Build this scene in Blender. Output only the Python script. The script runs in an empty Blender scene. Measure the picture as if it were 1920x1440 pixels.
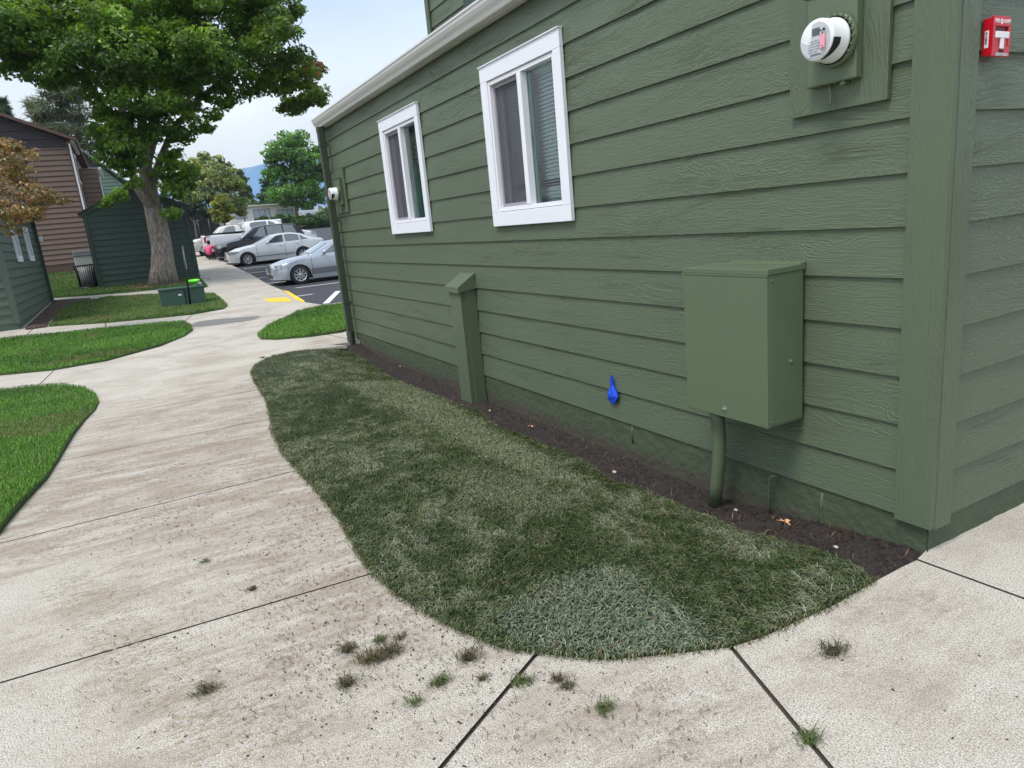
import bpy, bmesh, math, random
import numpy as np
from mathutils import Vector, Matrix, geometry
R=math.radians
random.seed(7); rng=np.random.default_rng(11)
scene=bpy.context.scene; COL=scene.collection
# ---------------------------------------------------------------- camera
FPX=1293.63; YA,PI_,RO=R(152.3994),R(-13.5106),R(-5.4536)
CAM=np.array([1.55364,-2.70533,1.53])
fw=np.array([math.cos(PI_)*math.cos(YA),math.cos(PI_)*math.sin(YA),math.sin(PI_)])
rr=np.array([math.sin(YA),-math.cos(YA),0.]);uu=np.cross(rr,fw)
r2=math.cos(RO)*rr+math.sin(RO)*uu; u2=-math.sin(RO)*rr+math.cos(RO)*uu
cd=bpy.data.cameras.new('camera'); cam=bpy.data.objects.new('camera',cd); COL.objects.link(cam)
cd.sensor_width=36; cd.lens=FPX/1920*36; cd.clip_start=0.05; cd.clip_end=20000
cam.matrix_world=Matrix(((r2[0],u2[0],-fw[0],CAM[0]),(r2[1],u2[1],-fw[1],CAM[1]),(r2[2],u2[2],-fw[2],CAM[2]),(0,0,0,1)))
scene.camera=cam
# ---------------------------------------------------------------- world, sun, exposure
SUN_EL,SUN_AZ=R(60),R(-72)      # azimuth measured from +X counter-clockwise
w=bpy.data.worlds.new("World"); scene.world=w; w.use_nodes=True
nt=w.node_tree; N=nt.nodes; Lk=nt.links
for n in list(N): N.remove(n)
out=N.new('ShaderNodeOutputWorld'); bg=N.new('ShaderNodeBackground'); bg2=N.new('ShaderNodeBackground'); mx=N.new('ShaderNodeMixShader')
sky=N.new('ShaderNodeTexSky'); sky.sky_type='NISHITA'; sky.sun_disc=False; sky.sun_elevation=SUN_EL; sky.sun_rotation=math.pi/2-SUN_AZ
sky.air_density=1.0; sky.dust_density=1.2; sky.ozone_density=1.5
bg.inputs['Strength'].default_value=0.15
Lk.new(sky.outputs[0],bg.inputs['Color'])
tc=N.new('ShaderNodeTexCoord'); mp=N.new('ShaderNodeMapping'); mp.inputs['Scale'].default_value=(1,1,2.2); mp.inputs['Location'].default_value=(0.35,0.1,0.0)
nz=N.new('ShaderNodeTexNoise'); nz.inputs['Scale'].default_value=1.7; nz.inputs['Detail'].default_value=6; nz.inputs['Roughness'].default_value=0.5; nz.inputs['Distortion'].default_value=0.4
cr=N.new('ShaderNodeValToRGB'); cr.color_ramp.elements[0].position=0.47; cr.color_ramp.elements[1].position=0.64
cr.color_ramp.elements[0].color=(0.22,)*3+(1,); cr.color_ramp.elements[1].color=(1,1,1,1)
Lk.new(tc.outputs['Generated'],mp.inputs[0]); Lk.new(mp.outputs[0],nz.inputs['Vector']); Lk.new(nz.outputs['Fac'],cr.inputs[0])
sx=N.new('ShaderNodeSeparateXYZ'); Lk.new(tc.outputs['Generated'],sx.inputs[0])
hz=N.new('ShaderNodeMapRange'); hz.inputs['From Min'].default_value=0.15; hz.inputs['From Max'].default_value=0.36; hz.inputs['To Min'].default_value=1; hz.inputs['To Max'].default_value=0; Lk.new(sx.outputs['Z'],hz.inputs['Value'])
mxm=N.new('ShaderNodeMath'); mxm.operation='MAXIMUM'; Lk.new(cr.outputs[0],mxm.inputs[0]); Lk.new(hz.outputs[0],mxm.inputs[1])
el=N.new('ShaderNodeMapRange'); el.inputs['From Min'].default_value=0.0; el.inputs['From Max'].default_value=0.85; el.inputs['To Min'].default_value=0.50; el.inputs['To Max'].default_value=1.30; Lk.new(sx.outputs['Z'],el.inputs['Value'])
nz2=N.new('ShaderNodeTexNoise'); nz2.inputs['Scale'].default_value=3.2; nz2.inputs['Detail'].default_value=5; Lk.new(mp.outputs[0],nz2.inputs['Vector'])
cv=N.new('ShaderNodeMapRange'); cv.inputs['From Min'].default_value=.3; cv.inputs['From Max'].default_value=.7; cv.inputs['To Min'].default_value=.86; cv.inputs['To Max'].default_value=1.14; Lk.new(nz2.outputs['Fac'],cv.inputs['Value'])
ml=N.new('ShaderNodeMath'); ml.operation='MULTIPLY'; Lk.new(el.outputs[0],ml.inputs[0]); Lk.new(cv.outputs[0],ml.inputs[1]); Lk.new(ml.outputs[0],bg2.inputs['Strength'])
bg2.inputs['Color'].default_value=(0.89,0.945,1,1)
Lk.new(mxm.outputs[0],mx.inputs[0]); Lk.new(bg.outputs[0],mx.inputs[1]); Lk.new(bg2.outputs[0],mx.inputs[2]); Lk.new(mx.outputs[0],out.inputs[0])
sd=bpy.data.lights.new('sun','SUN'); sd.energy=1.7; sd.angle=R(20); sd.color=(1,0.96,0.9)
so=bpy.data.objects.new('sun',sd); COL.objects.link(so)
dv=Vector((math.cos(SUN_EL)*math.cos(SUN_AZ),math.cos(SUN_EL)*math.sin(SUN_AZ),math.sin(SUN_EL)))
so.rotation_euler=dv.to_track_quat('Z','Y').to_euler()
scene.view_settings.view_transform='Standard'; scene.view_settings.look='None'; scene.view_settings.exposure=0.68; scene.view_settings.gamma=1
scene.cycles.volume_bounces=1; scene.cycles.max_bounces=8; scene.cycles.transparent_max_bounces=24
# ---------------------------------------------------------------- terrain height and pixel -> place helpers
_X=np.array([-5000,-400,-160,-118,-104.5,-101,-60,-45,-41,-38,-35,-28,-22,-19,3000.])
_Zt=np.array([8,6.5,5.4,5.0,4.1,2.78,1.5,1.02,.86,.69,.5,.22,.04,0,0])
def Z(x): return float(np.interp(x,_X,_Zt))
def ray(px,py): return fw+(px-960)/FPX*r2-(py-720)/FPX*u2
def PL(px,py,ax,val):
    d=ray(px,py); return CAM+d*((val-CAM[ax])/d[ax])
_ts=np.concatenate([np.arange(.5,60,.04),np.arange(60,900,.4)])
def T(px,py,off=0.):
    d=ray(px,py); xs=CAM[0]+_ts*d[0]; zs=CAM[2]+_ts*d[2]; g=np.interp(xs,_X,_Zt)+off
    k=int(np.argmax(zs<g)); return CAM+_ts[k]*d
def T2(pts,off=0.): return [tuple(T(x,y,off)[:2]) for x,y in pts]
# ---------------------------------------------------------------- object helpers
def tag(o,label=None,cat=None,group=None,kind=None):
    if label: o['label']=label
    if cat: o['category']=cat
    if group: o['group']=group
    if kind: o['kind']=kind
    return o
def thing(name,loc,label,cat,group=None,rz=0):
    o=bpy.data.objects.new(name,None); COL.objects.link(o); o.location=loc; o.rotation_euler=(0,0,rz); o.empty_display_size=.2
    return tag(o,label,cat,group)
class MB:
    def __init__(s): s.v=[];s.f=[];s.m=[];s.uv=[];s.sm=[]
    def add(s,vs,fs,m=0,uvs=None,smooth=False):
        b=len(s.v); s.v+=[tuple(map(float,v)) for v in vs]
        for i,f in enumerate(fs):
            s.f.append(tuple(b+k for k in f)); s.m.append(m); s.sm.append(smooth)
            s.uv.append(uvs[i] if uvs else None)
        return s
    def box(s,x0,x1,y0,y1,z0,z1,m=0,bev=0):
        if bev>0:
            b=min(bev,(x1-x0)/2.1,(y1-y0)/2.1,(z1-z0)/2.1); bm=bmesh.new()
            bmesh.ops.create_cube(bm,size=1)
            for v in bm.verts: v.co=Vector(((x0+x1)/2+v.co.x*(x1-x0),(y0+y1)/2+v.co.y*(y1-y0),(z0+z1)/2+v.co.z*(z1-z0)))
            bmesh.ops.bevel(bm,geom=bm.edges[:],offset=b,segments=2,affect='EDGES',profile=.5)
            s.bm(bm,m); bm.free(); return s
        v=[(x,y,z) for z in(z0,z1) for y in(y0,y1) for x in(x0,x1)]
        return s.add(v,[(0,2,3,1),(4,5,7,6),(0,1,5,4),(2,6,7,3),(0,4,6,2),(1,3,7,5)],m)
    def bm(s,bm,m=0,smooth=False):
        bm.verts.ensure_lookup_table(); bm.verts.index_update()
        return s.add([v.co[:] for v in bm.verts],[[v.index for v in f.verts] for f in bm.faces],m,None,smooth)
    def tube(s,pts,rad,seg=8,m=0,cap=True,smooth=True):
        pts=[Vector(p) for p in pts]; n=len(pts)
        if not hasattr(rad,'__len__'): rad=[rad]*n
        vs=[];a=None
        for i,p in enumerate(pts):
            d=(pts[min(i+1,n-1)]-pts[max(i-1,0)]).normalized()
            if a is None: a=d.orthogonal().normalized()
            a=(a-d*a.dot(d)).normalized(); b=d.cross(a)
            for k in range(seg):
                t=2*math.pi*k/seg; vs.append(p+(a*math.cos(t)+b*math.sin(t))*rad[i])
        fs=[(i*seg+k,i*seg+(k+1)%seg,(i+1)*seg+(k+1)%seg,(i+1)*seg+k) for i in range(n-1) for k in range(seg)]
        s.add(vs,fs,m,None,smooth)
        if cap: 
            b=len(s.v)-len(vs); s.f+= [tuple(b+k for k in range(seg))[::-1],tuple(b+(n-1)*seg+k for k in range(seg))]; s.m+=[m,m]; s.uv+=[None,None]; s.sm+=[False,False]
        return s
    def lathe(s,o,axis,prof,seg=24,m=0,smooth=True):
        o=Vector(o);ax=Vector(axis).normalized();a=ax.orthogonal().normalized();b=ax.cross(a);vs=[];n=len(prof)
        for r,h in prof:
            for k in range(seg):
                t=2*math.pi*k/seg; vs.append(o+ax*h+(a*math.cos(t)+b*math.sin(t))*r)
        fs=[(i*seg+k,i*seg+(k+1)%seg,(i+1)*seg+(k+1)%seg,(i+1)*seg+k) for i in range(n-1) for k in range(seg)]
        return s.add(vs,fs,m,None,smooth)
    def ell(s,c,r,m=0,seg=12,rings=8,rot=None):
        vs=[];c=Vector(c)
        for i in range(rings+1):
            ph=math.pi*i/rings
            for k in range(seg):
                t=2*math.pi*k/seg; v=Vector((r[0]*math.sin(ph)*math.cos(t),r[1]*math.sin(ph)*math.sin(t),r[2]*math.cos(ph)))
                vs.append(c+(rot@v if rot else v))
        return s.add(vs,[(i*seg+k,(i+1)*seg+k,(i+1)*seg+(k+1)%seg,i*seg+(k+1)%seg) for i in range(rings) for k in range(seg)],m,None,True)
    def build(s,name,mats,parent=None,loc=(0,0,0)):
        me=bpy.data.meshes.new(name); me.from_pydata(s.v,[],s.f)
        mats=mats if isinstance(mats,(list,tuple)) else [mats]
        for m in mats: me.materials.append(m)
        me.polygons.foreach_set('material_index',s.m); me.polygons.foreach_set('use_smooth',s.sm)
        if any(u is not None for u in s.uv):
            ul=me.uv_layers.new(name='UVMap'); k=0
            for u,f in zip(s.uv,s.f):
                for j in range(len(f)):
                    ul.data[k].uv=u[j] if u else (0,0); k+=1
        me.validate(); me.update()
        o=bpy.data.objects.new(name,me); COL.objects.link(o); o.location=loc
        if parent: o.parent=parent
        return o
def copy_tree(o,parent=None):
    c=o.copy(); COL.objects.link(c); c.parent=parent
    for ch in list(o.children): copy_tree(ch,c)
    return c
# ---------------------------------------------------------------- material helpers
def newmat(name):
    m=bpy.data.materials.new(name); m.use_nodes=True; return m,m.node_tree.nodes,m.node_tree.links,m.node_tree.nodes['Principled BSDF']
def mat(name,c,rough=.6,metal=0,nscale=0,namt=.15,bump=0,bscale=200,spec=.5,coat=0):
    m,n,l,p=newmat(name); p.inputs['Roughness'].default_value=rough; p.inputs['Metallic'].default_value=metal; p.inputs['Specular IOR Level'].default_value=spec
    p.inputs['Coat Weight'].default_value=coat; p.inputs['Coat Roughness'].default_value=.05
    p.inputs['Base Color'].default_value=(*c,1)
    g=n.new('ShaderNodeNewGeometry')
    if nscale:
        t=n.new('ShaderNodeTexNoise'); t.inputs['Scale'].default_value=nscale; t.inputs['Detail'].default_value=5; l.new(g.outputs['Position'],t.inputs['Vector'])
        x=n.new('ShaderNodeMix'); x.data_type='RGBA'; x.inputs['A'].default_value=(*[v*(1-namt) for v in c],1); x.inputs['B'].default_value=(*[min(1,v*(1+namt)) for v in c],1)
        l.new(t.outputs['Fac'],x.inputs['Factor']); l.new(x.outputs['Result'],p.inputs['Base Color'])
    if bump:
        t=n.new('ShaderNodeTexNoise'); t.inputs['Scale'].default_value=bscale; t.inputs['Detail'].default_value=3; l.new(g.outputs['Position'],t.inputs['Vector'])
        b=n.new('ShaderNodeBump'); b.inputs['Distance'].default_value=bump; l.new(t.outputs['Fac'],b.inputs['Height']); l.new(b.outputs[0],p.inputs['Normal'])
    return m
def nmath(n,l,op,a,b=None):
    x=n.new('ShaderNodeMath'); x.operation=op
    for i,v in enumerate((a,b)):
        if v is None: continue
        if hasattr(v,'is_linked') or hasattr(v,'links'): l.new(v,x.inputs[i])
        else: x.inputs[i].default_value=v
    return x.outputs[0]
def noise(n,l,vec,scale,detail=3,rough=.5,dist=0):
    t=n.new('ShaderNodeTexNoise'); t.inputs['Scale'].default_value=scale; t.inputs['Detail'].default_value=detail; t.inputs['Roughness'].default_value=rough; t.inputs['Distortion'].default_value=dist
    if vec is not None: l.new(vec,t.inputs['Vector'])
    return t.outputs['Fac']
def ramp(n,l,fac,stops):
    c=n.new('ShaderNodeValToRGB'); e=c.color_ramp.elements
    while len(e)<len(stops): e.new(.5)
    for i,(p,col) in enumerate(stops): e[i].position=p; e[i].color=(*col,1) if len(col)==3 else col
    l.new(fac,c.inputs[0]); return c.outputs['Color']
def mixc(n,l,f,a,b,mode='MIX'):
    x=n.new('ShaderNodeMix'); x.data_type='RGBA'; x.blend_type=mode
    for s,v in(('Factor',f),('A',a),('B',b)):
        if isinstance(v,tuple): x.inputs[s].default_value=(*v,1) if len(v)==3 else v
        elif isinstance(v,(int,float)): x.inputs[s].default_value=v
        else: l.new(v,x.inputs[s])
    return x.outputs['Result']
def siding_mat(name,c,rough=.36,depth=.0018,paint=True,lines=70.,spec=.36):
    """painted embossed wood-grain lap board; UV in metres (along board, across board)"""
    m,n,l,p=newmat(name)
    uv=n.new('ShaderNodeUVMap'); uv.uv_map='UVMap'
    ms=n.new('ShaderNodeMapping'); ms.inputs['Scale'].default_value=(1.1,5.0,1); l.new(uv.outputs[0],ms.inputs[0])
    a=noise(n,l,ms.outputs[0],1.5,3,.5,.7)
    s=nmath(n,l,'SINE',nmath(n,l,'MULTIPLY',a,lines*3.0))
    sh=nmath(n,l,'POWER',nmath(n,l,'ADD',nmath(n,l,'MULTIPLY',s,.5),.5),2.2)
    mf=n.new('ShaderNodeMapping'); mf.inputs['Scale'].default_value=(9,95,1); l.new(uv.outputs[0],mf.inputs[0])
    fi=noise(n,l,mf.outputs[0],1.,3,.6,.6)
    mk=n.new('ShaderNodeMapping'); mk.inputs['Scale'].default_value=(.9,4,1); l.new(uv.outputs[0],mk.inputs[0])
    msk=n.new('ShaderNodeMapRange'); msk.inputs['From Min'].default_value=.36; msk.inputs['From Max'].default_value=.66; l.new(noise(n,l,mk.outputs[0],1.3,2),msk.inputs['Value'])
    peb=noise(n,l,uv.outputs[0],230,2)
    h=nmath(n,l,'ADD',nmath(n,l,'MULTIPLY',sh,nmath(n,l,'ADD',nmath(n,l,'MULTIPLY',msk.outputs[0],.75),.12)),nmath(n,l,'ADD',nmath(n,l,'MULTIPLY',fi,1.5),nmath(n,l,'MULTIPLY',peb,.22)))
    b=n.new('ShaderNodeBump'); b.inputs['Distance'].default_value=depth; b.inputs['Strength'].default_value=1; l.new(h,b.inputs['Height']); l.new(b.outputs[0],p.inputs['Normal'])
    big=noise(n,l,uv.outputs[0],1.1,4)
    col=mixc(n,l,big,tuple(v*.90 for v in c),tuple(v*1.10 for v in c))
    col=mixc(n,l,nmath(n,l,'MULTIPLY',fi,.25),col,tuple(min(1,v*1.25+.01) for v in c))
    l.new(col,p.inputs['Base Color'])
    rg=nmath(n,l,'ADD',nmath(n,l,'MULTIPLY',peb,.18),rough-.08); l.new(rg,p.inputs['Roughness']); p.inputs['Specular IOR Level'].default_value=spec
    return m
def vcol_mat(name,rough=.6,trans=.25,spec=.4):
    m,n,l,p=newmat(name); a=n.new('ShaderNodeAttribute'); a.attribute_name='Col'
    l.new(a.outputs['Color'],p.inputs['Base Color']); p.inputs['Roughness'].default_value=rough; p.inputs['Specular IOR Level'].default_value=spec
    if trans:
        t=n.new('ShaderNodeBsdfTranslucent'); x=n.new('ShaderNodeMixShader'); x.inputs[0].default_value=trans
        tcn=mixc(n,l,1.0,a.outputs['Color'],(1.5,1.8,.7),'MULTIPLY'); l.new(tcn,t.inputs['Color'])
        l.new(p.outputs[0],x.inputs[1]); l.new(t.outputs[0],x.inputs[2]); l.new(x.outputs[0],n['Material Output'].inputs['Surface'])
    return m
GREEN=(.094,.121,.075); 
M={}
M['siding']=siding_mat('green_siding',GREEN)
M['trimgreen']=siding_mat('green_trim_board',GREEN,depth=.0016,lines=40)
M['green_metal']=mat('green_painted_metal',(.100,.134,.076),.38,0,4,.05,.0003,300)
M['white_trim']=mat('white_textured_trim',(.78,.79,.83),.5,0,3,.04,.0022,120)
M['vinyl']=mat('white_vinyl',(.80,.80,.83),.35,0,3,.03)
M['graysash']=mat('grey_screen_frame',(.30,.28,.31),.45,0,6,.05)
M['gutter']=mat('off_white_gutter_metal',(.66,.65,.62),.35,0,3,.04)
M['soffit']=mat('soffit_cream',(.42,.41,.37),.6,0,3,.05)
M['roof']=mat('grey_shingle',(.07,.065,.065),.9,0,30,.4,.004,80)
M['blind']=mat('blind_slat',(.80,.83,.84),.5,0,4,.04)
M['dark']=mat('dark_interior',(.02,.022,.024),.9)
M['meterwhite']=mat('meter_white_plastic',(.74,.77,.75),.3)
M['metergrey']=mat('meter_dark',(.02,.02,.025),.3)
M['label']=mat('meter_label',(.50,.52,.55),.5)
M['lcd']=mat('lcd_glass',(.09,.10,.10),.15)
M['pink']=mat('pink_tag',(.85,.33,.40),.5)
M['red']=mat('red_enamel',(.55,.006,.02),.3,0,10,.08)
M['darkred']=mat('recess_red',(.10,.003,.006),.5)
M['whitepaint']=mat('white_lettering',(.82,.80,.80),.5)
M['steel']=mat('brushed_steel',(.45,.45,.47),.3,.9)
M['tape']=mat('blue_masking_tape',(.006,.07,.62),.5,0,40,.2,.002,60)
M['asphalt']=mat('asphalt',(.045,.045,.053),.85,0,30,.35,.006,160)
M['roadwhite']=mat('white_road_paint',(.70,.70,.70),.7,0,20,.15)
M['yellow']=mat('yellow_road_paint',(.80,.50,.02),.7,0,20,.12)
M['brown']=siding_mat('brown_siding',(.175,.120,.092),.55,.001)
M['browntrim']=mat('brown_trim',(.115,.065,.050),.6)
M['shingledark']=siding_mat('dark_shingle_wall',(.045,.038,.042),.7,.001)
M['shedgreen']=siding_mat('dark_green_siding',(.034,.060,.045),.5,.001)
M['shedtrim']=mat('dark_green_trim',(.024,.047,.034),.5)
M['leftgreen']=siding_mat('left_green_siding',(.075,.110,.080),.5,.001)
M['lefttrim']=mat('left_green_trim',(.070,.105,.076),.5)
M['palegreen']=siding_mat('pale_green_siding',(.15,.23,.17),.6,.001)
M['glassdark']=mat('dark_window_glass',(.015,.018,.022),.06,0,0,spec=.8)
M['cabinet']=mat('utility_cabinet_green',(.045,.098,.075),.4,0,3,.15,.0004,200)
M['black']=mat('black_paint',(.010,.010,.011),.4)
M['lime']=mat('lime_green_plastic',(.12,.70,.02),.4)
M['bark']=None
# concrete ---------------------------------------------------------------
def concrete_mat():
    m,n,l,p=newmat('exposed_concrete'); g=n.new('ShaderNodeNewGeometry'); pos=g.outputs['Position']
    fine=noise(n,l,pos,190,4,.75); mid=noise(n,l,pos,55,4,.6); big=noise(n,l,pos,1.3,5,.62,.6); sm=noise(n,l,pos,7,5,.65,.8)
    base=ramp(n,l,fine,[(.37,(.085,.075,.055)),(.45,(.36,.33,.27)),(.54,(.61,.57,.49)),(.70,(.77,.725,.63))])
    base=mixc(n,l,mixf(n,l,mid,.35,.75,.0,.32),base,(.33,.30,.27))
    # pits and aggregate
    v=n.new('ShaderNodeTexVoronoi'); v.inputs['Scale'].default_value=82; l.new(pos,v.inputs['Vector'])
    pit=mixf(n,l,v.outputs['Distance'],.16,.34,.72,.0); base=mixc(n,l,nmath(n,l,'MULTIPLY',pit,mixf(n,l,noise(n,l,pos,21,4,.7),.44,.60,0,1)),base,(.15,.125,.10))
    # brown soil stains, streaked along the path direction
    ms=n.new('ShaderNodeMapping'); ja,jb=T(0,1285),T(690,1083); ms.vector_type='TEXTURE'; ms.inputs['Rotation'].default_value=(0,0,math.atan2(jb[1]-ja[1],jb[0]-ja[0])); ms.inputs['Scale'].default_value=(1/1.5,1/5.5,1); l.new(pos,ms.inputs[0])
    st=noise(n,l,ms.outputs[0],2.3,8,.78,.9)
    region=mixf(n,l,big,.40,.68,.0,1.)
    for (px_,py_,rad,am) in ((500,900,1.7,1.3),(600,1140,1.2,1.1),(330,850,1.8,1.0),(100,960,1.2,1.1),(430,750,1.6,.8),(1250,1330,.8,.6)):
        c_=T(px_,py_); vd=n.new('ShaderNodeVectorMath'); vd.operation='DISTANCE'; l.new(pos,vd.inputs[0]); vd.inputs[1].default_value=(c_[0],c_[1],0)
        region=nmath(n,l,'ADD',region,nmath(n,l,'MULTIPLY',mixf(n,l,vd.outputs['Value'],0,rad,1,0),am))
    region=nmath(n,l,'MINIMUM',region,1.3)
    grit=noise(n,l,pos,38,5,.8); stain=nmath(n,l,'MULTIPLY',nmath(n,l,'MULTIPLY',mixf(n,l,st,.39,.62,0,.95),mixf(n,l,grit,.40,.60,.18,1.)),region)
    base=mixc(n,l,stain,base,(.19,.145,.105))
    base=mixc(n,l,nmath(n,l,'MULTIPLY',nmath(n,l,'MULTIPLY',region,mixf(n,l,noise(n,l,ms.outputs[0],.9,5,.7,.6),.42,.66,0,1)),.66),base,(.26,.205,.152))
    st2=mixf(n,l,sm,.55,.78,0,.55); base=mixc(n,l,nmath(n,l,'MULTIPLY',st2,mixf(n,l,big,.5,.62,0,1)),base,(.27,.22,.17))
    l.new(base,p.inputs['Base Color']); p.inputs['Roughness'].default_value=.85; p.inputs['Specular IOR Level'].default_value=.3
    b=n.new('ShaderNodeBump'); b.inputs['Distance'].default_value=.0022; l.new(nmath(n,l,'ADD',fine,nmath(n,l,'MULTIPLY',mid,.8)),b.inputs['Height']); l.new(b.outputs[0],p.inputs['Normal'])
    return m
def mixf(n,l,val,a,b,c,d):
    x=n.new('ShaderNodeMapRange'); x.inputs['From Min'].default_value=a; x.inputs['From Max'].default_value=b; x.inputs['To Min'].default_value=c; x.inputs['To Max'].default_value=d
    l.new(val,x.inputs['Value']); return x.outputs[0]
M['concrete']=concrete_mat()
M['joint']=mat('joint_dirt',(.065,.055,.042),.95,0,60,.4,.004,200)
def soil_mat(name,a,b):
    m,n,l,p=newmat(name); g=n.new('ShaderNodeNewGeometry'); pos=g.outputs['Position']
    c=ramp(n,l,noise(n,l,pos,45,6,.75),[(.35,a),(.62,b),(.80,tuple(v*2.2 for v in b))]); l.new(c,p.inputs['Base Color']); p.inputs['Roughness'].default_value=.95
    bb=n.new('ShaderNodeBump'); bb.inputs['Distance'].default_value=.02; l.new(noise(n,l,pos,70,5,.7),bb.inputs['Height']); l.new(bb.outputs[0],p.inputs['Normal']); return m
M['soil']=soil_mat('dark_soil',(.016,.011,.010),(.050,.038,.033))
M['mulch']=soil_mat('bark_mulch',(.045,.028,.020),(.13,.090,.065))
M['turf']=soil_mat('turf_base',(.012,.018,.006),(.030,.040,.014))
M['turflight']=soil_mat('turf_base_bright',(.025,.055,.010),(.055,.11,.020))
M['field']=soil_mat('far_ground',(.04,.05,.02),(.10,.10,.05))
def bark_mat():
    m,n,l,p=newmat('bark'); g=n.new('ShaderNodeNewGeometry'); ms=n.new('ShaderNodeMapping'); ms.inputs['Scale'].default_value=(1,1,.22); l.new(g.outputs['Position'],ms.inputs[0])
    a=noise(n,l,ms.outputs[0],16,6,.7,.6); c=ramp(n,l,a,[(.3,(.05,.04,.03)),(.46,(.20,.165,.135)),(.60,(.36,.31,.26)),(.8,(.55,.49,.42))]); l.new(c,p.inputs['Base Color']); p.inputs['Roughness'].default_value=.95
    b=n.new('ShaderNodeBump'); b.inputs['Distance'].default_value=.05; l.new(a,b.inputs['Height']); l.new(b.outputs[0],p.inputs['Normal']); return m
M['bark']=bark_mat()
def glass_mat(name,tint,refl=.12):
    m,n,l,p=newmat(name); n.remove(p); t=n.new('ShaderNodeBsdfTransparent'); t.inputs[0].default_value=(*tint,1); g=n.new('ShaderNodeBsdfGlossy'); g.inputs['Roughness'].default_value=.01
    f=n.new('ShaderNodeFresnel'); f.inputs[0].default_value=1.5; x=n.new('ShaderNodeMixShader'); l.new(nmath(n,l,'ADD',nmath(n,l,'MULTIPLY',f.outputs[0],1.1),refl*.2),x.inputs[0])
    l.new(t.outputs[0],x.inputs[1]); l.new(g.outputs[0],x.inputs[2]); l.new(x.outputs[0],n['Material Output'].inputs['Surface']); return m
M['glass']=glass_mat('window_glass',(.80,.92,.90))
def screen_mat():
    m,n,l,p=newmat('insect_screen'); p.inputs['Base Color'].default_value=(.10,.10,.115,1); p.inputs['Roughness'].default_value=.7
    t=n.new('ShaderNodeBsdfTransparent'); x=n.new('ShaderNodeMixShader'); x.inputs[0].default_value=.62; l.new(t.outputs[0],x.inputs[1]); l.new(p.outputs[0],x.inputs[2]); l.new(x.outputs[0],n['Material Output'].inputs['Surface']); return m
M['screen']=screen_mat()
def found_mat():
    m=mat('green_painted_concrete',(.058,.078,.044),.6,0,5,.18,.010,22); n=m.node_tree.nodes;l=m.node_tree.links;p=n['Principled BSDF']; g=n.new('ShaderNodeNewGeometry'); sx_=n.new('ShaderNodeSeparateXYZ'); l.new(g.outputs['Position'],sx_.inputs[0])
    old=p.inputs['Base Color'].links[0].from_socket; a=nmath(n,l,'ADD',sx_.outputs['Z'],nmath(n,l,'MULTIPLY',noise(n,l,g.outputs['Position'],14,5,.7),-.16)); f=mixf(n,l,a,-.17,-.10,.75,0); l.new(mixc(n,l,f,old,(.06,.048,.038)),p.inputs['Base Color']); return m
M['foundation']=found_mat()
M['leaf']=vcol_mat('leaf_mat',.42,.36,.5); M['blade']=vcol_mat('blade_mat',.55,.22,.4)
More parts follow.
